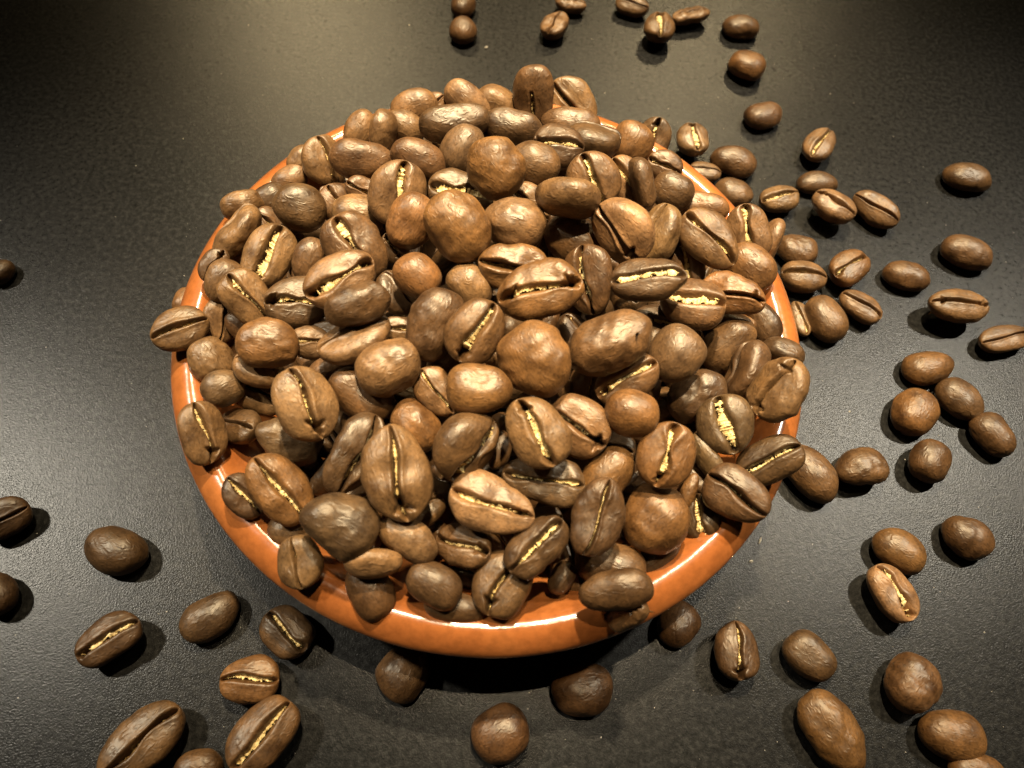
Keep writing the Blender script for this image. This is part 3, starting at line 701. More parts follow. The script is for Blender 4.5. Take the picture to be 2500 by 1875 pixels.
('T',82.72,-36.85,2.81,0.879,-0.061,0.033,-0.472,5.85,4.33,'l',3,'x',
 'pale creased bean with wide gold seam touching a smooth brown one'),
('T',51.92,-51.34,2.59,0.752,0.000,0.000,-0.659,5.26,3.98,'d',2,'x',
 "glossy dark bean with thin gold crease below the five o'clock rim"),
('T',66.48,-50.37,2.71,0.000,0.952,-0.306,0.000,5.09,4.16,'d',0,'s',
 'dark brown bean with a tan patch on its end'),
('T',84.98,-53.00,3.12,0.000,-0.916,-0.400,-0.000,5.48,4.80,'m',0,'w',
 'large round brown bean behind an orange oval'),
('T',69.24,-63.04,3.03,0.000,0.881,-0.474,0.000,7.29,4.66,'o',0,'w',
 'long orange-brown bean, the longest lying loose on the table'),
('T',91.72,-61.37,2.83,0.000,0.999,-0.044,0.000,6.04,4.36,'o',0,'',
 "smooth orange oval bean near the photo's lower corner"),
('T',95.65,-66.83,2.15,0.000,-1.000,0.026,0.000,5.11,3.31,'o',0,'',
 'orange bean mostly cut off by the lower edge below the smooth oval'),
('T',10.25,-69.80,3.17,0.000,-0.928,-0.372,-0.000,5.11,4.88,'r',0,'',
 'round reddish brown bean in front of the bowl'),
('T',24.01,-60.78,2.94,0.000,-0.991,-0.135,-0.000,5.70,4.53,'r',0,'',
 "dark bean inside the bowl's shadow in front"),
('T',41.46,-47.30,2.39,0.000,0.860,0.509,-0.000,4.52,3.68,'r',0,'',
 'dark bean half under the front rim in the shade'),
('T',-8.46,-61.48,3.04,0.000,-0.832,-0.555,-0.000,5.08,4.68,'m',0,'w',
 'round brown bean touching the shade below the front rim'),
('T',-30.57,-57.25,2.70,0.966,-0.000,-0.000,-0.260,5.16,4.16,'d',2,'',
 'dark bean with slanting crease and deep shadow in front of the rim'),
('T',-35.24,-65.77,2.69,0.996,0.000,-0.000,0.089,5.20,4.13,'o',2,'',
 'tan-orange round bean with level crease touching a longer one'),
('T',-30.39,-74.41,3.23,0.883,0.000,-0.000,0.470,6.93,4.97,'m',2,'',
 'long brown bean with wavy crease below the tan-orange round one'),
('T',-50.52,-77.60,3.05,0.919,0.000,-0.000,0.394,7.44,4.68,'m',1,'',
 'largest creased bean on the table with wide dark crease'),
('T',-40.86,-80.88,2.06,0.000,0.999,0.053,-0.000,4.07,3.16,'r',0,'',
 'reddish bean mostly cut off by the lower edge'),
('T',-45.38,-56.12,2.55,0.000,0.922,0.387,-0.000,5.62,3.92,'d',0,'s',
 'glossy dark bean, back up, between two creased beans'),
('T',-61.68,-62.00,2.61,0.942,0.000,-0.000,0.336,5.86,4.02,'d',2,'y',
 'brown bean with slanting crease casting a round shadow'),
('T',-66.18,-46.24,2.79,0.000,0.992,-0.123,0.000,6.14,4.30,'d',0,'',
 'dark brown bean, back up, alone on the pale glare'),
('T',-88.41,-42.78,2.43,0.917,0.203,0.075,0.336,4.76,3.73,'d',1,'',
 "dark creased bean with long shadow at the photo's edge"),
('T',-85.05,-56.39,2.22,0.000,-0.930,0.369,0.000,4.22,3.42,'d',0,'',
 "dark bean mostly cut off at the photo's edge below a creased one"),
('T',-111.47,11.50,1.68,0.000,0.735,0.678,-0.000,3.09,2.59,'d',0,'',
 'dark bean tip poking in at the edge behind the bowl'),
('T',-70.05,10.03,1.54,0.000,0.713,0.701,-0.000,3.19,2.37,'o',0,'',
 "orange bean barely showing behind the rim above nine o'clock"),
('F',-26.00,-15.69,29.89,0.203,-0.233,0.645,-0.698,5.49,3.79,'m',0,'',
 'brown bean sunk in a gap toward half past eight, halfway to the rim'),
('F',8.01,-27.08,18.82,0.640,0.258,0.490,-0.532,5.41,3.78,'d',0,'',
 'dark brown bean sunk in a gap toward half past five, halfway to the rim'),
('F',-31.87,-10.61,21.32,0.263,-0.291,-0.131,-0.910,4.77,3.36,'m',0,'',
 'brown bean sunk in a gap toward half past eight, halfway to the rim'),
('F',4.18,-2.80,29.88,0.219,-0.666,-0.498,0.510,4.63,3.36,'d',2,'',
 'dark brown bean sunk in a gap toward half past two, near the heap centre'),
('F',-23.02,8.59,25.66,0.083,-0.436,-0.556,-0.703,4.82,3.47,'m',0,'',
 "brown bean sunk in a gap toward ten o'clock, halfway to the rim"),
('F',18.71,0.96,27.68,0.104,-0.563,0.475,0.668,5.61,3.89,'d',0,'',
 "dark brown bean sunk in a gap toward three o'clock, well inside the rim"),
('F',32.81,-11.26,21.16,0.021,-0.269,0.132,0.954,4.80,3.65,'m',2,'',
 "brown bean sunk in a gap toward four o'clock, close inside the rim"),
('F',-2.96,26.11,26.58,0.114,0.373,-0.023,-0.920,4.98,3.45,'m',0,'',
 "brown bean sunk in a gap toward twelve o'clock, halfway to the rim"),
('F',17.62,-23.75,24.53,0.249,0.619,-0.263,-0.697,5.59,4.34,'d',0,'',
 "dark brown bean sunk in a gap toward five o'clock, halfway to the rim"),
('F',1.32,-8.23,26.95,0.526,-0.354,-0.322,-0.703,5.06,3.52,'m',0,'',
 "brown bean sunk in a gap toward six o'clock, near the heap centre"),
('F',-0.36,-29.54,21.66,0.009,0.166,-0.009,0.986,4.76,3.31,'d',0,'',
 'dark brown bean sunk in a gap toward half past six, halfway to the rim'),
('F',4.67,14.18,30.24,0.114,-0.433,0.224,0.866,5.41,3.92,'r',0,'',
 'reddish brown bean sunk in a gap toward half past twelve, well inside the rim'),
('F',23.16,-21.30,22.77,0.148,-0.180,-0.158,0.960,5.47,3.97,'d',0,'',
 'dark brown bean sunk in a gap toward half past four, halfway to the rim'),
('F',8.71,-0.80,27.63,0.515,0.314,-0.127,-0.787,5.50,3.87,'r',0,'',
 "reddish brown bean sunk in a gap toward three o'clock, near the heap centre"),
('F',-20.65,-35.12,17.17,0.291,-0.127,0.125,-0.940,5.07,3.59,'m',2,'',
 "brown bean sunk in a gap toward seven o'clock, close inside the rim"),
('F',17.58,25.36,24.42,0.498,-0.391,-0.331,-0.700,4.98,3.74,'r',2,'',
 'reddish brown bean sunk in a gap toward half past one, halfway to the rim'),
('F',-14.35,13.10,27.88,0.605,0.291,0.002,-0.741,5.70,4.29,'r',0,'',
 "reddish brown bean sunk in a gap toward eleven o'clock, well inside the rim"),
('F',-9.47,-11.90,26.89,0.561,-0.326,0.480,-0.590,5.50,4.21,'m',0,'',
 "brown bean sunk in a gap toward eight o'clock, well inside the rim"),
('F',4.97,-22.65,26.72,0.308,0.551,0.279,-0.724,5.01,3.90,'r',0,'',
 "reddish brown bean sunk in a gap toward six o'clock, well inside the rim"),
('F',16.87,-12.86,24.96,0.335,0.182,-0.298,0.875,4.95,3.62,'d',2,'',
 'dark brown bean sunk in a gap toward half past four, well inside the rim'),
('F',-6.36,-40.66,19.18,0.171,0.442,0.083,-0.877,4.68,3.42,'r',0,'',
 'reddish brown bean sunk in a gap toward half past six, close inside the rim'),
('F',15.69,-33.25,22.27,0.404,0.339,0.400,-0.749,5.19,3.62,'d',0,'',
 'dark brown bean sunk in a gap toward half past five, close inside the rim'),
('F',-14.75,-19.66,27.85,0.051,0.069,-0.069,0.994,4.82,3.64,'m',0,'',
 'brown bean sunk in a gap toward half past seven, halfway to the rim'),
('F',43.73,19.12,23.03,0.501,0.035,-0.324,-0.802,4.93,3.45,'d',2,'',
 'dark brown bean sunk in a gap toward half past two, close inside the rim'),
('F',-29.02,-24.99,18.75,0.399,0.026,0.487,0.776,4.76,3.55,'d',0,'',
 "dark brown bean sunk in a gap toward eight o'clock, close inside the rim"),
('F',-37.00,-14.46,20.65,0.125,-0.599,-0.543,-0.575,5.57,4.00,'r',2,'',
 'reddish brown bean sunk in a gap toward half past eight, close inside the rim'),
('F',-40.69,18.53,20.15,0.074,-0.050,-0.639,0.764,5.56,3.94,'d',2,'',
 "dark brown bean sunk in a gap toward ten o'clock, close inside the rim"),
('F',-8.00,-31.82,19.59,0.163,0.215,-0.534,0.802,5.74,3.93,'d',0,'',
 'dark brown bean sunk in a gap toward half past six, halfway to the rim'),
('F',-4.09,-28.11,25.99,0.644,0.018,-0.046,-0.764,4.79,3.77,'d',2,'',
 'dark brown bean sunk in a gap toward half past six, halfway to the rim'),
('F',-28.93,-6.98,28.00,0.118,0.092,-0.070,-0.986,5.67,3.90,'m',0,'',
 "brown bean sunk in a gap toward nine o'clock, halfway to the rim"),
('F',-40.66,8.68,19.60,0.638,0.234,-0.031,-0.732,5.13,3.61,'m',0,'',
 'brown bean sunk in a gap toward half past nine, close inside the rim'),
('F',-5.28,-12.09,32.64,0.053,0.426,-0.494,-0.756,5.77,4.30,'r',2,'',
 'reddish brown bean sunk in a gap toward half past seven, near the heap centre'),
('F',5.64,-13.52,25.91,0.412,0.121,-0.545,-0.720,5.16,4.04,'d',2,'',
 'dark brown bean sunk in a gap toward half past five, well inside the rim'),
('F',21.25,15.27,26.10,0.650,-0.042,0.469,0.597,5.16,4.07,'r',2,'',
 "reddish brown bean sunk in a gap toward two o'clock, halfway to the rim"),
('F',25.16,-34.59,20.79,0.311,0.158,0.387,0.854,5.07,3.76,'r',0,'',
 "reddish brown bean sunk in a gap toward five o'clock, close inside the rim"),
('F',-24.61,-20.37,20.18,0.620,0.098,0.378,0.680,5.30,3.98,'d',0,'',
 "dark brown bean sunk in a gap toward eight o'clock, halfway to the rim"),
('F',38.69,2.70,22.64,0.525,0.193,0.339,0.756,4.79,3.53,'r',0,'',
 "reddish brown bean sunk in a gap toward three o'clock, close inside the rim"),
('F',30.12,-27.09,22.76,0.401,0.111,-0.326,-0.849,5.15,3.83,'d',0,'',
 'dark brown bean sunk in a gap toward half past four, close inside the rim'),
('F',44.99,6.36,22.90,0.354,-0.172,0.492,0.777,5.71,4.25,'r',0,'',
 "reddish brown bean sunk in a gap toward three o'clock, close inside the rim"),
('F',31.05,4.10,23.87,0.371,0.206,-0.299,-0.855,4.83,3.29,'m',0,'',
 "brown bean sunk in a gap toward three o'clock, halfway to the rim"),
('F',-7.91,3.21,26.98,0.322,0.531,-0.553,0.555,5.16,3.95,'d',2,'',
 'dark brown bean sunk in a gap toward half past ten, near the heap centre'),
('F',24.91,6.43,28.74,0.540,-0.325,0.108,0.769,5.05,3.43,'d',2,'',
 'dark brown bean sunk in a gap toward half past two, halfway to the rim'),
('F',14.87,4.73,28.05,0.290,-0.594,-0.402,-0.634,5.14,3.54,'m',2,'',
 'brown bean sunk in a gap toward half past two, well inside the rim'),
('F',28.05,-3.09,23.13,0.094,-0.355,-0.041,0.929,4.62,3.66,'d',2,'',
 'dark brown bean sunk in a gap toward half past three, halfway to the rim'),
('F',-24.89,-30.95,19.47,0.281,0.410,-0.456,-0.738,5.59,4.26,'d',0,'',
 'dark brown bean sunk in a gap toward half past seven, close inside the rim'),
('F',38.98,-15.40,20.06,0.292,-0.537,-0.164,0.774,5.62,3.91,'r',2,'',
 "reddish brown bean sunk in a gap toward four o'clock, close inside the rim"),
('F',-15.29,-21.62,19.01,0.604,-0.366,0.337,-0.623,5.52,3.83,'d',2,'',
 'dark brown bean sunk in a gap toward half past seven, halfway to the rim'),
('F',0.56,3.13,27.91,0.308,-0.127,0.149,-0.931,5.25,4.03,'d',0,'',
 'dark brown bean sunk in a gap toward half past twelve, near the heap centre'),
('F',19.58,-42.06,19.76,0.573,-0.089,-0.118,0.806,5.68,4.54,'m',0,'',
 'brown bean sunk in a gap toward half past five, close inside the rim'),
('F',-17.85,-4.04,25.08,0.526,-0.094,-0.090,-0.841,5.78,4.00,'m',2,'',
 "brown bean sunk in a gap toward nine o'clock, well inside the rim"),
('F',5.91,-38.87,17.61,0.208,0.452,-0.326,0.804,4.95,3.62,'d',2,'',
 "dark brown bean sunk in a gap toward six o'clock, close inside the rim"),
('F',-32.76,-33.38,20.84,0.061,-0.264,-0.601,-0.752,4.69,3.46,'r',2,'',
 'reddish brown bean sunk in a gap toward half past seven, close inside the rim'),
('F',37.04,-6.79,22.64,0.519,-0.403,0.410,0.632,4.88,3.67,'r',0,'',
 'reddish brown bean sunk in a gap toward half past three, close inside the rim'),
('F',-3.57,14.37,27.60,0.482,-0.495,0.110,-0.715,5.70,4.20,'d',2,'',
 "dark brown bean sunk in a gap toward twelve o'clock, well inside the rim"),
('F',-16.38,30.87,29.22,0.013,0.096,-0.696,-0.711,5.40,4.07,'m',2,'',
 'brown bean sunk in a gap toward half past eleven, close inside the rim'),
('F',-17.70,-40.52,20.19,0.537,0.361,-0.091,0.757,4.78,3.59,'m',2,'',
 "brown bean sunk in a gap toward seven o'clock, close inside the rim"),
('F',15.55,-5.07,30.61,0.292,0.303,0.099,0.902,5.33,3.75,'d',2,'',
 'dark brown bean sunk in a gap toward half past three, well inside the rim'),
('F',28.16,-19.26,14.39,0.271,0.561,0.429,0.654,5.23,3.60,'d',0,'',
 'dark brown bean sunk in a gap toward half past four, close inside the rim'),
('F',-0.47,-37.34,16.96,0.082,0.631,-0.399,0.660,4.98,3.52,'d',2,'',
 "dark brown bean sunk in a gap toward six o'clock, close inside the rim"),
('F',12.01,-32.09,15.50,0.509,0.382,0.414,-0.651,4.94,3.95,'r',2,'',
 'reddish brown bean sunk in a gap toward half past five, close inside the rim'),
('F',-8.35,-25.98,22.36,0.080,-0.339,-0.055,-0.936,5.09,3.47,'m',0,'',
 "brown bean sunk in a gap toward seven o'clock, halfway to the rim"),
('F',-46.40,3.98,21.85,0.547,0.335,0.012,-0.767,4.75,3.42,'m',2,'',
 'brown bean sunk in a gap toward half past nine, close inside the rim'),
('F',9.73,34.50,29.75,0.091,0.071,0.422,0.899,5.10,3.76,'m',2,'',
 'brown bean sunk in a gap toward half past twelve, close inside the rim'),
('F',-17.99,42.39,22.98,0.350,0.375,-0.165,0.843,5.58,4.03,'d',0,'',
 'dark brown bean sunk in a gap toward half past eleven, close inside the rim'),
('F',28.32,28.64,26.84,0.369,-0.409,0.013,-0.835,5.22,4.17,'d',0,'',
 'dark brown bean sunk in a gap toward half past one, close inside the rim'),
('F',2.53,-45.30,17.95,0.021,0.010,-0.150,0.988,4.76,3.42,'d',2,'',
 "dark brown bean sunk in a gap toward six o'clock, close inside the rim"),
('F',12.37,-16.67,29.91,0.247,-0.460,0.330,-0.787,5.06,3.72,'d',2,'',
 'dark brown bean sunk in a gap toward half past four, well inside the rim'),
('F',-6.43,-19.65,26.55,0.539,-0.080,-0.250,-0.800,5.00,3.69,'d',0,'',
 "dark brown bean sunk in a gap toward seven o'clock, well inside the rim"),
('F',5.39,26.09,29.78,0.688,-0.063,-0.412,0.594,5.41,3.83,'r',0,'',
 'reddish brown bean sunk in a gap toward half past twelve, halfway to the rim'),
('F',-9.57,10.16,30.81,0.410,0.027,0.638,-0.651,4.85,3.32,'d',0,'',
 "dark brown bean sunk in a gap toward eleven o'clock, near the heap centre"),
('F',10.79,15.82,27.92,0.324,-0.581,0.228,-0.711,4.80,3.67,'m',2,'',
 "brown bean sunk in a gap toward one o'clock, well inside the rim"),
('F',-19.80,-23.88,25.72,0.207,-0.447,0.150,-0.857,5.57,4.24,'d',0,'',
 'dark brown bean sunk in a gap toward half past seven, halfway to the rim'),
('F',-33.85,25.77,24.70,0.295,-0.127,-0.254,-0.912,5.09,3.52,'r',2,'',
 'reddish brown bean sunk in a gap toward half past ten, close inside the rim'),
('F',28.38,-11.09,26.81,0.306,0.595,-0.008,-0.743,5.16,4.00,'d',0,'',
 "dark brown bean sunk in a gap toward four o'clock, halfway to the rim"),
('F',-3.60,7.09,32.82,0.026,0.315,-0.020,0.948,5.51,4.07,'m',0,'',
 'brown bean sunk in a gap toward half past eleven, near the heap centre'),
('F',-14.11,23.57,27.25,0.362,0.258,-0.260,-0.857,4.64,3.47,'d',0,'',
 'dark brown bean sunk in a gap toward half past eleven, halfway to the rim'),
('F',-13.46,-37.05,18.08,0.068,0.656,0.088,-0.747,4.73,3.33,'m',0,'',
 "brown bean sunk in a gap toward seven o'clock, close inside the rim"),
('F',4.10,-30.25,24.51,0.106,0.005,0.138,-0.985,5.07,3.46,'d',2,'',
 "dark brown bean sunk in a gap toward six o'clock, halfway to the rim"),
('F',15.43,-6.07,22.28,0.649,0.187,-0.062,0.735,5.23,4.08,'d',0,'',
 "dark brown bean sunk in a gap toward four o'clock, well inside the rim"),
('F',-25.12,18.78,23.93,0.025,0.578,-0.129,0.806,4.98,3.61,'r',0,'',
 'reddish brown bean sunk in a gap toward half past ten, halfway to the rim'),
('F',42.60,-1.52,19.26,0.333,-0.074,0.048,0.939,5.58,4.25,'m',2,'',
 'brown bean sunk in a gap toward half past three, close inside the rim'),
('F',30.76,9.37,26.50,0.436,0.008,0.163,0.885,5.29,3.79,'d',0,'',
 'dark brown bean sunk in a gap toward half past two, halfway to the rim'),
('F',-44.72,-10.70,19.88,0.458,-0.118,0.097,0.876,4.89,3.64,'d',0,'',
 "dark brown bean sunk in a gap toward nine o'clock, close inside the rim"),
('F',-34.14,31.64,21.74,0.123,0.088,-0.055,0.987,4.91,3.41,'r',0,'',
 'reddish brown bean sunk in a gap toward half past ten, close inside the rim'),
('F',23.85,-12.32,27.04,0.058,0.678,0.427,-0.595,4.90,3.53,'r',0,'',
 "reddish brown bean sunk in a gap toward four o'clock, halfway to the rim"),
('F',29.47,1.23,29.68,0.052,-0.083,0.143,-0.985,4.79,3.54,'d',2,'',
 "dark brown bean sunk in a gap toward three o'clock, halfway to the rim"),
('F',17.88,-12.70,29.86,0.572,0.402,-0.100,0.708,4.60,3.27,'m',2,'',
 "brown bean sunk in a gap toward four o'clock, well inside the rim"),
('F',24.73,16.16,29.37,0.058,0.173,0.294,0.938,4.83,3.50,'m',0,'',
 "brown bean sunk in a gap toward two o'clock, halfway to the rim"),
]

# ---------------------------------------------------------------- materials
def new_mat(name):
    m = bpy.data.materials.new(name)
    m.use_nodes = True
    nt = m.node_tree
    b = nt.nodes['Principled BSDF']
    return m, nt, b

def N(nt, kind, **kw):
    n = nt.nodes.new(kind)
    for k, v in kw.items():
        if k in n.inputs.keys():
            n.inputs[k].default_value = v
        else:
            setattr(n, k, v)
    return n

def ramp(nt, src, stops):
    r = nt.nodes.new('ShaderNodeValToRGB')
    e = r.color_ramp.elements
    while len(e) < len(stops):
        e.new(0.5)
    for i, (p, c) in enumerate(stops):
        e[i].position = p
        e[i].color = c if len(c) == 4 else (*c, 1)
    nt.links.new(src, r.inputs[0])
    return r

def g(v):
    return (v, v, v, 1)

def mul(nt, a, b):
    m = nt.nodes.new('ShaderNodeMix')
    m.data_type = 'RGBA'
    m.blend_type = 'MULTIPLY'
    m.inputs[0].default_value = 1.0
    nt.links.new(a, m.inputs[6])
    nt.links.new(b, m.inputs[7])
    return m.outputs[2]

def bean_material():
    m, nt, b = new_mat('roasted_bean')
    L = nt.links.new
    tc = N(nt, 'ShaderNodeTexCoord')
    oi = N(nt, 'ShaderNodeObjectInfo')
    off = N(nt, 'ShaderNodeVectorMath', operation='SCALE')
    off.inputs[0].default_value = (0.9, 1.7, 2.3)
    L(oi.outputs['Random'], off.inputs['Scale'])
    add = N(nt, 'ShaderNodeVectorMath', operation='ADD')
    L(tc.outputs['Object'], add.inputs[0])
    L(off.outputs[0], add.inputs[1])
    big = N(nt, 'ShaderNodeTexNoise', Scale=260.0, Detail=3.0, Roughness=0.55)
    L(add.outputs[0], big.inputs['Vector'])
    tone = ramp(nt, big.outputs[0], [(0.30, (0.52, 0.48, 0.45)), (0.50, (1.0, 1.0, 1.0)), (0.70, (1.45, 1.42, 1.34))])
    fine = N(nt, 'ShaderNodeTexNoise', Scale=1900.0, Detail=5.0, Roughness=0.65, Distortion=0.6)
    L(add.outputs[0], fine.inputs['Vector'])
    spk = ramp(nt, fine.outputs[0], [(0.32, g(0.58)), (0.5, g(1.0)), (0.70, g(1.25))])
    c = mul(nt, oi.outputs['Color'], tone.outputs[0])
    c = mul(nt, c, spk.outputs[0])
    L(c, b.inputs['Base Color'])
    rg = N(nt, 'ShaderNodeMapRange')
    rg.inputs['To Min'].default_value = 0.36
    rg.inputs['To Max'].default_value = 0.54
    L(big.outputs[0], rg.inputs['Value'])
    L(rg.outputs[0], b.inputs['Roughness'])
    b.inputs['Specular IOR Level'].default_value = 0.55
    b.inputs['Specular Tint'].default_value = (1.0, 0.94, 0.82, 1)
    # leathery skin
    mp = N(nt, 'ShaderNodeMapping')
    mp.inputs['Scale'].default_value = (0.55, 1.0, 1.0)
    L(add.outputs[0], mp.inputs['Vector'])
    wr = N(nt, 'ShaderNodeTexNoise', Scale=1250.0, Detail=3.0, Roughness=0.5, Distortion=0.8)
    L(mp.outputs[0], wr.inputs['Vector'])
    wr.noise_type = 'RIDGED_MULTIFRACTAL'
    vo = N(nt, 'ShaderNodeTexVoronoi', Scale=1700.0)
    vo.feature = 'SMOOTH_F1'
    L(mp.outputs[0], vo.inputs['Vector'])
    h = N(nt, 'ShaderNodeMath', operation='MULTIPLY_ADD')
    L(vo.outputs['Distance'], h.inputs[0])
    h.inputs[1].default_value = 0.35
    L(wr.outputs[0], h.inputs[2])
    bp = N(nt, 'ShaderNodeBump', Strength=0.5, Distance=0.00024)
    L(h.outputs[0], bp.inputs['Height'])
    L(bp.outputs[0], b.inputs['Normal'])
    return m

def chaff_material():
    m, nt, b = new_mat('golden_silverskin')
    L = nt.links.new
    tc = N(nt, 'ShaderNodeTexCoord')
    n = N(nt, 'ShaderNodeTexNoise', Scale=1500.0, Detail=4.0, Roughness=0.7)
    L(tc.outputs['Object'], n.inputs['Vector'])
    r = ramp(nt, n.outputs[0], [(0.34, (0.30, 0.18, 0.06)), (0.48, (0.62, 0.45, 0.18)), (0.68, (0.84, 0.69, 0.35))])
    L(r.outputs[0], b.inputs['Base Color'])
    b.inputs['Roughness'].default_value = 0.5
    bp = N(nt, 'ShaderNodeBump', Strength=0.6, Distance=0.0002)
    L(n.outputs[0], bp.inputs['Height'])
    L(bp.outputs[0], b.inputs['Normal'])
    return m

def bowl_material():
    m, nt, b = new_mat('glazed_terracotta')
    L = nt.links.new
    tc = N(nt, 'ShaderNodeTexCoord')
    n = N(nt, 'ShaderNodeTexNoise', Scale=55.0, Detail=5.0, Roughness=0.6)
    L(tc.outputs['Object'], n.inputs['Vector'])
    r = ramp(nt, n.outputs[0], [(0.30, (0.215, 0.066, 0.0165)), (0.52, (0.29, 0.092, 0.0225)), (0.74, (0.35, 0.122, 0.032))])
    f = N(nt, 'ShaderNodeTexNoise', Scale=700.0, Detail=3.0, Roughness=0.6)
    L(tc.outputs['Object'], f.inputs['Vector'])
    fr = ramp(nt, f.outputs[0], [(0.34, g(0.86)), (0.6, g(1.05))])
    L(mul(nt, r.outputs[0], fr.outputs[0]), b.inputs['Base Color'])
    b.inputs['Roughness'].default_value = 0.25
    b.inputs['Coat Weight'].default_value = 0.45
    b.inputs['Coat Roughness'].default_value = 0.12
    w = N(nt, 'ShaderNodeTexNoise', Scale=130.0, Detail=3.0, Roughness=0.5)
    L(tc.outputs['Object'], w.inputs['Vector'])
    s = N(nt, 'ShaderNodeMath', operation='MULTIPLY_ADD')
    L(f.outputs[0], s.inputs[0])
    s.inputs[1].default_value = 0.10
    L(w.outputs[0], s.inputs[2])
    bp = N(nt, 'ShaderNodeBump', Strength=0.35, Distance=0.0008)
    L(s.outputs[0], bp.inputs['Height'])
    L(bp.outputs[0], b.inputs['Normal'])
    L(bp.outputs[0], b.inputs['Coat Normal'])
    return m

def table_material():
    m, nt, b = new_mat('dark_grained_laminate')
    L = nt.links.new
    tc = N(nt, 'ShaderNodeTexCoord')
    n = N(nt, 'ShaderNodeTexNoise', Scale=14.0, Detail=5.0, Roughness=0.6)
    L(tc.outputs['Object'], n.inputs['Vector'])
    base = ramp(nt, n.outputs[0], [(0.30, (0.0105, 0.0104, 0.0098)), (0.70, (0.0150, 0.0147, 0.0136))])
    f = N(nt, 'ShaderNodeTexNoise', Scale=900.0, Detail=4.0, Roughness=0.7)
    L(tc.outputs['Object'], f.inputs['Vector'])
    fr = ramp(nt, f.outputs[0], [(0.36, g(0.5)), (0.52, g(1.0)), (0.64, g(1.8))])
    L(mul(nt, base.outputs[0], fr.outputs[0]), b.inputs['Base Color'])
    rr = N(nt, 'ShaderNodeMapRange')
    rr.inputs['To Min'].default_value = 0.22
    rr.inputs['To Max'].default_value = 0.28
    L(n.outputs[0], rr.inputs['Value'])
    L(rr.outputs[0], b.inputs['Roughness'])
    b.inputs['Specular IOR Level'].default_value = 0.15
    v = N(nt, 'ShaderNodeTexVoronoi', Scale=3400.0)
    L(tc.outputs['Object'], v.inputs['Vector'])
    g2 = N(nt, 'ShaderNodeTexNoise', Scale=3200.0, Detail=3.0, Roughness=0.65)
    L(tc.outputs['Object'], g2.inputs['Vector'])
    h = N(nt, 'ShaderNodeMath', operation='MULTIPLY_ADD')
    L(v.outputs['Distance'], h.inputs[0])
    h.inputs[1].default_value = 0.6
    L(g2.outputs[0], h.inputs[2])
    bp = N(nt, 'ShaderNodeBump', Strength=0.45, Distance=0.00008)
    L(h.outputs[0], bp.inputs['Height'])
    L(bp.outputs[0], b.inputs['Normal'])
    return m

BEAN = bean_material()
CHAFF = chaff_material()
GLAZE = bowl_material()
LAMINATE = table_material()
SPECK, _nt, _b = new_mat('pale_dust')
_b.inputs['Base Color'].default_value = (0.55, 0.50, 0.42, 1)
_b.inputs['Roughness'].default_value = 0.8

# ---------------------------------------------------------------- mesh helpers
def make_mesh(name, verts, quads, tris=None, mat=None, smooth=True):
    me = bpy.data.meshes.new(name)
    verts = np.asarray(verts, dtype=np.float32)
    quads = np.asarray(quads, dtype=np.int32).reshape(-1, 4)
    tris = np.zeros((0, 3), np.int32) if tris is None else np.asarray(tris, dtype=np.int32).reshape(-1, 3)
    me.vertices.add(len(verts))
    me.vertices.foreach_set('co', verts.ravel())
    loops = np.concatenate([quads.ravel(), tris.ravel()])
    me.loops.add(len(loops))
    me.loops.foreach_set('vertex_index', loops)
    nf = len(quads) + len(tris)
    me.polygons.add(nf)
    starts = np.concatenate([np.arange(len(quads)) * 4, len(quads) * 4 + np.arange(len(tris)) * 3]).astype(np.int32)
    me.polygons.foreach_set('loop_start', starts)
    me.polygons.foreach_set('use_smooth', np.full(nf, smooth))
    me.update(calc_edges=True)
    me.validate()
    if mat:
        me.materials.append(mat)
    return me

def link(name, me, parent=None):
    o = bpy.data.objects.new(name, me)
    COL.objects.link(o)
    if parent:
        o.parent = parent
    return o

class Noise:
    """smooth random field: a sum of random plane waves"""
    def __init__(self, rng, freq, n=10):
        w = rng.normal(size=(n, 3))
        w /= np.linalg.norm(w, axis=1)[:, None]
        self.w = w * (freq * rng.uniform(0.6, 1.5, n))[:, None]
        self.p = rng.uniform(0, 6.283, n)
    def __call__(self, P):
        return np.sin(P @ self.w.T + self.p).sum(-1) / math.sqrt(len(self.p)) * 1.2

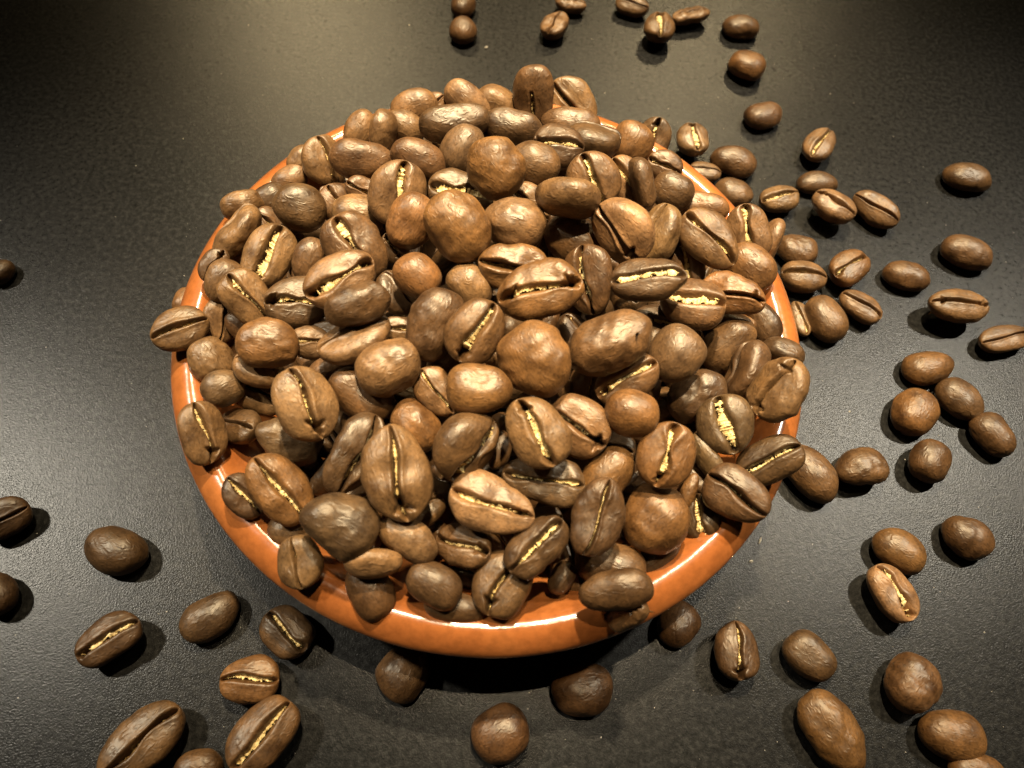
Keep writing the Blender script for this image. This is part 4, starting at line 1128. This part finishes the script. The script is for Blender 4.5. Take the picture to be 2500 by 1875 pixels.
# ---------------------------------------------------------------- one coffee bean
class BeanShape:
    """half-domed seed: x is the long axis, the creased flat face looks along +z; unit = half width"""
    def __init__(self, seed, ratio, marks, chaff, dome_up):
        r = self.rng = np.random.default_rng(seed)
        self.a = ratio
        self.cd = 0.86 * r.uniform(0.92, 1.10)
        self.cf = 0.44 * r.uniform(0.85, 1.15)
        self.taper = r.uniform(-0.13, 0.13)
        self.bend = r.uniform(-0.08, 0.08)
        self.s_amp = r.uniform(0.03, 0.13) * r.choice([-1, 1])
        self.s_ph = r.uniform(-0.5, 0.5)
        wide = {0: 0.055, 1: 0.058, 2: 0.08, 3: 0.115}[chaff]
        self.gw = wide * r.uniform(0.9, 1.15)
        self.gd = 0.50 * r.uniform(0.85, 1.2)
        self.lip = r.uniform(0.02, 0.065)
        wr = 2.3 if 'w' in marks else (0.5 if 's' in marks else 1.0)
        self.wr = wr
        self.lump = 0.042 * (1.6 if 'w' in marks else 1.0)
        self.short = 'z' in marks
        self.n1 = Noise(r, 2.0)
        self.n2 = Noise(r, 4.6)
        self.n3 = Noise(r, 11.0, 14)
        self.fold = Noise(r, 1.0)
        self.gn = Noise(r, 4.0)
        self.dents = []
        for _ in range(r.integers(1, 4)):
            v = r.normal(size=3)
            v[2] = -abs(v[2])
            v /= np.linalg.norm(v)
            self.dents.append((v, r.uniform(0.35, 0.7), r.uniform(0.03, 0.10)))
        self.stars = []
        for ch, e in (('x', 1), ('y', -1)):
            if ch in marks:
                k = r.integers(3, 6)
                for i in range(k):
                    self.stars.append((e * self.a * r.uniform(0.60, 0.74), (i + r.uniform(0.2, 0.8)) / k * 6.283, r.uniform(0.22, 0.42)))
    def yc(self, t):
        return self.s_amp * np.sin(2.6 * t + self.s_ph)
    def rho(self, t):
        return np.clip(1 - np.abs(t) ** 2.35, 0, 1) ** (1 / 2.1)
    def width(self, t):
        return self.gw * (1 + 0.3 * self.gn(np.stack([t * 1.6, 0 * t, 0 * t], -1)))
    def top(self, t, y):
        """height of the creased face"""
        rh = self.rho(t)
        Y = np.maximum(rh * (1 + self.taper * t), 1e-4)
        q = np.clip(np.abs(y) / Y, 0, 1)
        z = self.cf * rh ** 0.7 * np.clip(1 - q ** 3.0, 0, 1) ** 0.58
        fade = np.clip(1 - np.abs(t) ** 10, 0, 1) * np.clip(rh * 1.8, 0, 1)
        if self.short:
            fade = fade * np.clip((0.25 - t) * 4.0, 0, 1)
        w = np.maximum(self.width(t), 0.03)
        d = np.abs(y - self.yc(t)) / w
        z = z - self.gd * fade * np.exp(-(d ** 1.8))
        z = z + self.lip * fade * np.exp(-(((d - 2.4) / 1.5) ** 2)) * np.clip(1 - q ** 4, 0, 1)
        P = np.stack([t * self.a * 5.2, y * 1.7, 0 * t + 3.1], -1)
        z = z + 0.030 * self.wr * self.fold(P) * np.clip(d / 2.0 - 0.2, 0, 1) * np.clip(1.15 - q, 0, 1)
        for (x0, an, ln) in self.stars:
            dx, dy = t * self.a - x0, (y - self.yc(t))
            al = dx * math.cos(an) + dy * math.sin(an)
            ac = np.abs(-dx * math.sin(an) + dy * math.cos(an))
            m = np.clip(al / 0.05 + 1, 0, 1) * np.clip((ln - al) / ln * 1.6, 0, 1)
            z = z - 0.32 * m * np.exp(-(ac / (0.040 + 0.035 * m)) ** 2)
        return z
    def finish(self, P):
        """bend and uneven skin, applied to body and chaff alike"""
        P = P.copy()
        k = 1 + self.lump * self.n1(P) + 0.45 * self.lump * self.n2(P) + 0.007 * self.wr * self.n3(P)
        D = P / np.array([self.a, 1.0, 0.86])
        D /= np.linalg.norm(D, axis=1)[:, None] + 1e-9
        for v, rad, dep in self.dents:
            k = k - dep * np.exp(-np.clip((1 - D @ v) / (0.5 * rad * rad), 0, 40) ** 1.3) * np.clip((0.15 - P[:, 2]) / 0.3, 0, 1)
        P[:, 1:] *= k[:, None]
        P[:, 0] *= (1 + 0.5 * self.lump * self.n2(P + 7.0))
        P[:, 1] += self.bend * (P[:, 0] / self.a) ** 2
        P[:, 2] += 0.20
        return P
    def body(self, rings, seg):
        th = np.linspace(0, math.pi, rings + 2)[1:-1]
        t = -np.cos(th)
        h = seg // 2
        s = np.linspace(-1, 1, h + 1)
        s = np.sign(s) * np.abs(s) ** 1.55                    # flat half, denser by the crease
        ps = np.linspace(math.pi / 2, -math.pi / 2, h + 1)[1:-1]   # domed half
        T = np.repeat(t[:, None], h + 1, 1)
        rh = self.rho(t)[:, None]
        Y = rh * (1 + self.taper * t[:, None])
        yf = Y * s[None, :]
        yf = yf + self.yc(T) * np.clip(1 - np.abs(s[None, :]) ** 1.2, 0, 1) * np.clip(rh * 1.3, 0, 1)
        zf = self.top(T, yf)
        yd = Y * np.sin(ps)[None, :]
        zd = -self.cd * rh ** 0.92 * np.cos(ps)[None, :] ** 0.92
        Yall = np.concatenate([yf, yd], 1)
        Zall = np.concatenate([zf, zd], 1)
        X = np.repeat((t * self.a)[:, None], Yall.shape[1], 1)
        n = Yall.shape[1]
        V = np.stack([X, Yall, Zall], -1).reshape(-1, 3)
        ends = np.array([[-self.a * 1.0, self.yc(np.array([-1.0]))[0] * 0.2, -0.03], [self.a * 1.0, self.yc(np.array([1.0]))[0] * 0.2, -0.03]])
        V = self.finish(np.concatenate([V, ends]))
        i = np.arange(rings - 1)[:, None] * n
        j = np.arange(n)[None, :]
        j2 = (j + 1) % n
        Q = np.stack([i + j, i + n + j, i + n + j2, i + j2], -1).reshape(-1, 4)
        a0, b0 = rings * n, rings * n + 1
        jj = np.arange(n)
        t1 = np.stack([np.full(n, a0), jj, (jj + 1) % n], -1)
        l = (rings - 1) * n
        t2 = np.stack([np.full(n, b0), l + (jj + 1) % n, l + jj], -1)
        return V, Q, np.concatenate([t1, t2])
    def skin(self, level):
        """golden silverskin left in the crease: a torn strip with a few loose flakes"""
        r = self.rng
        m, c = 64, 7
        lo, hi = (-0.9, 0.12) if self.short else (-0.86 + r.uniform(0, 0.14), 0.86 - r.uniform(0, 0.14))
        t = np.linspace(lo, hi, m)
        s = np.linspace(-1, 1, c)
        T = np.repeat(t[:, None], c, 1)
        half = {1: 0.45, 2: 0.72, 3: 1.0}[level]
        base = np.maximum(self.width(t), 0.03)
        env = np.clip((t - lo) / 0.12, 0.05, 1) * np.clip((hi - t) / 0.12, 0.05, 1)
        def rough(k, amp):
            v = np.convolve(r.normal(size=m + 12), np.ones(k) / math.sqrt(k), 'same')[6:-6]
            return amp * v[:, None]
        jag = np.clip(1 + rough(5, 0.32) + rough(1, 0.14), 0.2, 1.9)
        side = r.choice([-1, 1]) * r.uniform(0.15, 0.55) + rough(9, 0.16)[:, 0:1]
        yy = self.yc(T) + side * base[:, None] + half * base[:, None] * env[:, None] * jag * s[None, :]
        yy = yy + 0.012 * r.normal(size=yy.shape)
        floor = self.top(t, self.yc(t))[:, None]
        lift = {1: 0.14, 2: 0.22, 3: 0.31}[level]
        z = floor + lift * (0.55 + 0.45 * env[:, None]) + rough(7, 0.03) + rough(2, 0.010) + 0.006 * r.normal(size=yy.shape)
        z = z + 0.05 * (s[None, :] ** 2) * r.choice([-1, 1])
        V = np.stack([T * self.a, yy, z], -1).reshape(-1, 3)
        i = np.arange(m - 1)[:, None] * c
        j = np.arange(c - 1)[None, :]
        Q = np.stack([i + j, i + c + j, i + c + j + 1, i + j + 1], -1).reshape(-1, 4)
        # tears: leave out short runs of the strip
        keep = np.ones(len(Q), bool)
        for _ in range({1: 3, 2: 2, 3: 1}[level]):
            k = r.integers(3, m - 6)
            w = r.integers(1, 3)
            sd = r.integers(0, 3)
            for q in range(k, k + w):
                row = np.arange(q * (c - 1), (q + 1) * (c - 1))
                keep[row if sd == 2 else (row[:3] if sd == 0 else row[3:])] = False
        Q = Q[keep]
        tr = []
        extra = []
        nb = len(V)
        for _ in range({1: 6, 2: 14, 3: 26}[level]):
            tt = r.uniform(lo, hi)
            wq = max(float(self.width(np.array([tt]))[0]), 0.03)
            y0 = float(self.yc(np.array([tt]))[0]) + r.uniform(-1, 1) * wq * 1.1
            z0 = float(self.top(np.array([tt]), self.yc(np.array([tt])))[0]) + lift + r.uniform(-0.03, 0.07)
            p0 = np.array([tt * self.a, y0, z0])
            for _k in range(3):
                extra.append(p0 + r.normal(size=3) * [0.06, 0.035, 0.022])
            tr.append((nb, nb + 1, nb + 2))
            nb += 3
        V = np.concatenate([V, np.array(extra)])
        return self.finish(V), Q, np.array(tr)

ROAST = {
    'l': (0.156, 0.0845, 0.0355), 't': (0.113, 0.0592, 0.0228), 'o': (0.112, 0.0518, 0.0158),
    'm': (0.085, 0.0420, 0.0152), 'r': (0.070, 0.0328, 0.0112), 'd': (0.056, 0.0283, 0.0106),
    'g': (0.074, 0.0410, 0.0168),
}
GROUP = {'H': 'coffee beans heaped in the terracotta bowl', 'T': 'coffee beans scattered on the dark table',
         'F': 'coffee beans buried inside the heap'}

# ---------------------------------------------------------------- table
def disc_sheet(name, size, mat):
    s = size / 2
    me = make_mesh(name, [(-s, -s, 0), (s, -s, 0), (s, s, 0), (-s, s, 0)], [(0, 1, 2, 3)], None, mat, False)
    return link(name, me)

table = disc_sheet('table_surface', 2.4, LAMINATE)
table['kind'] = 'structure'
table['label'] = 'dark grey finely grained table surface'

# ---------------------------------------------------------------- bowl
def lathe(name, prof, mat, seg=160, wob=0.0, parent=None):
    """prof: list of (r, z) in mm from the axis and back to the axis"""
    n = len(prof)
    an = np.linspace(0, 2 * math.pi, seg, endpoint=False)
    w = 1 + wob * (0.6 * np.sin(2 * an + 0.7) + 0.4 * np.sin(5 * an + 2.0))
    V = []
    for (r, z) in prof:
        V.append(np.stack([r * w * np.cos(an), r * w * np.sin(an), np.full(seg, z) + 60 * wob * np.sin(3 * an + 1.0) * (r / 60.0)], -1))
    V = np.concatenate(V) / 1000.0
    i = np.arange(n - 1)[:, None] * seg
    j = np.arange(seg)[None, :]
    j2 = (j + 1) % seg
    Q = np.stack([i + j, i + j2, i + seg + j2, i + seg + j], -1).reshape(-1, 4)
    return link(name, make_mesh(name, V, Q, None, mat), parent)

def smooth_profile(pts, k=3):
    p = np.array(pts, float)
    for _ in range(k):
        a = 0.75 * p[:-1] + 0.25 * p[1:]
        b = 0.25 * p[:-1] + 0.75 * p[1:]
        p = np.concatenate([p[:1], np.stack([a, b], 1).reshape(-1, 2), p[-1:]])
    return [tuple(q) for q in p]

bowl = bpy.data.objects.new('bowl', None)
COL.objects.link(bowl)
bowl['label'] = 'round glazed terracotta bowl heaped with coffee beans'
bowl['category'] = 'bowl'
inner = smooth_profile([(0.01, 6.5), (24, 7.2), (39, 11.5), (46.5, 16.2), (50.2, 20.2), (52.4, 23.2)], 2)
rim = smooth_profile([(52.4, 23.2), (53.6, 24.7), (54.8, 25.6), (56.0, 25.8), (57.4, 25.3), (58.8, 24.2), (59.8, 22.9), (60.0, 21.9), (59.5, 20.9), (58.6, 20.3)], 2)
outer = smooth_profile([(58.6, 20.3), (55.5, 17.8), (51.0, 11.5), (46.0, 4.0), (43.5, 0.6), (42.0, 0.05), (0.01, 0.3)], 2)
lathe('inner_wall', inner[::-1], GLAZE, parent=bowl)
lathe('rim', rim[::-1], GLAZE, parent=bowl)
lathe('outer_wall', outer[::-1], GLAZE, parent=bowl)

# ---------------------------------------------------------------- the beans, one object each
def place_bean(idx, row):
    where, x, y, z, qw, qx, qy, qz, a, b, tone, chaff, marks, label = row
    dome_up = chaff == 0
    sh = BeanShape(1000 + idx * 17, max(a / b, 1.02), marks, chaff, dome_up)
    rings, seg = (26, 36) if where == 'F' else (66, 84)
    V, Q, T = sh.body(rings, seg)
    k = b / 1000.0
    me = make_mesh('coffee_bean', V * k, Q, T, BEAN)
    o = link('coffee_bean', me)
    o.rotation_mode = 'QUATERNION'
    o.rotation_quaternion = (qw, qx, qy, qz)
    o.location = (x / 1000.0, y / 1000.0, z / 1000.0)
    if where == 'T':
        R = np.array(Quaternion((qw, qx, qy, qz)).to_matrix())
        o.location.z = -float((V @ R.T)[:, 2].min()) * k - 0.00005
    r = np.random.default_rng(idx + 5)
    c = np.array(ROAST[tone]) * r.uniform(0.88, 1.12) * r.uniform(0.975, 1.025, 3)
    o.color = (*c, 1.0)
    o['label'] = label
    o['category'] = 'coffee bean'
    o['group'] = GROUP[where]
    if chaff:
        V2, Q2, T2 = sh.skin(chaff)
        ch = link('silverskin', make_mesh('silverskin', V2 * k, Q2, T2, CHAFF, True), o)
    return o

for idx, row in enumerate(BEANS):
    place_bean(idx, row)

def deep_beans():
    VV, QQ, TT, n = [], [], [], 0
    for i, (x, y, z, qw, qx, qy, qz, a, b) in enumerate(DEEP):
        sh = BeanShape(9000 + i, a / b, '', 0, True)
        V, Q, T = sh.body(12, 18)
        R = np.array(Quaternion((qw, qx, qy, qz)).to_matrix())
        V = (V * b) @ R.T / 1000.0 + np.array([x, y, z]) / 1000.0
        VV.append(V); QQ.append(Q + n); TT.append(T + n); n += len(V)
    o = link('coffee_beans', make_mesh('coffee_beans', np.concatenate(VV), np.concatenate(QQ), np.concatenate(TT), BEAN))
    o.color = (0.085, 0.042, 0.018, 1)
    o['kind'] = 'stuff'
    o['label'] = 'dark mass of coffee beans filling the bowl beneath the heap'
    o['category'] = 'coffee beans'

deep_beans()

# ---------------------------------------------------------------- crumbs of silverskin and dust on the table
def at(px, py):
    d = FORWARD + RIGHT * ((px - 1250) / 1878.0) - UP * ((py - 937.5) / 1878.0)
    return CAM + d * (-CAM.z / d.z)

def flake(px, py, length, width, ang, label, seed):
    r = np.random.default_rng(seed)
    n = 7
    s = np.linspace(-1, 1, n)
    wv = width * np.sqrt(np.clip(1 - s ** 2, 0.05, 1)) * r.uniform(0.6, 1.2, n)
    zc = 0.00025 + 0.00022 * (1 - s ** 2)
    V = []
    for i in range(n):
        V += [(s[i] * length, -wv[i], zc[i] * 0.6), (s[i] * length, 0, zc[i] + 0.0001), (s[i] * length, wv[i], zc[i] * 0.5)]
    Q = []
    for i in range(n - 1):
        for j in range(2):
            Q.append((i * 3 + j, i * 3 + 3 + j, i * 3 + 4 + j, i * 3 + 1 + j))
    o = link('chaff_flake', make_mesh('chaff_flake', V, Q, None, SPECK, False))
    o.location = at(px, py)
    o.rotation_euler = (0, 0, math.radians(ang))
    o['label'] = label
    o['category'] = 'chaff flake'
    o['group'] = 'pale chaff flakes on the table'

flake(1855, 1320, 0.0008, 0.00022, 70, 'tiny pale chaff flake on the table beside the half past four rim', 1)
flake(1833, 1371, 0.00045, 0.0003, 20, 'tiny pale crumb just below a longer flake beside the rim', 2)
flake(1187, 117, 0.00055, 0.0004, 40, 'tiny white crumb on the far table between two pairs of beans', 3)

def dust():
    r = np.random.default_rng(11)
    V, T = [], []
    for i in range(420):
        px, py = r.uniform(0, 2500), r.uniform(0, 1875)
        if px < 1200 and r.random() < 0.6:
            continue
        p = at(px, py)
        s = 0.00007 * r.lognormal(0, 0.45)
        if math.hypot(p.x, p.y) < 0.062:
            continue
        b = len(V)
        for k in range(4):
            a = k * 1.571 + r.uniform(-0.5, 0.5)
            V.append((p.x + s * math.cos(a) * r.uniform(0.7, 1.8), p.y + s * math.sin(a), 0.00003))
        V.append((p.x, p.y, 0.00003 + s))
        for k in range(4):
            T.append((b + k, b + (k + 1) % 4, b + 4))
    o = link('dust_specks', make_mesh('dust_specks', V, np.zeros((0, 4), int), T, SPECK, False))
    o['kind'] = 'stuff'
    o['label'] = 'fine pale dust specks sprinkled over the dark table'
    o['category'] = 'dust'

dust()
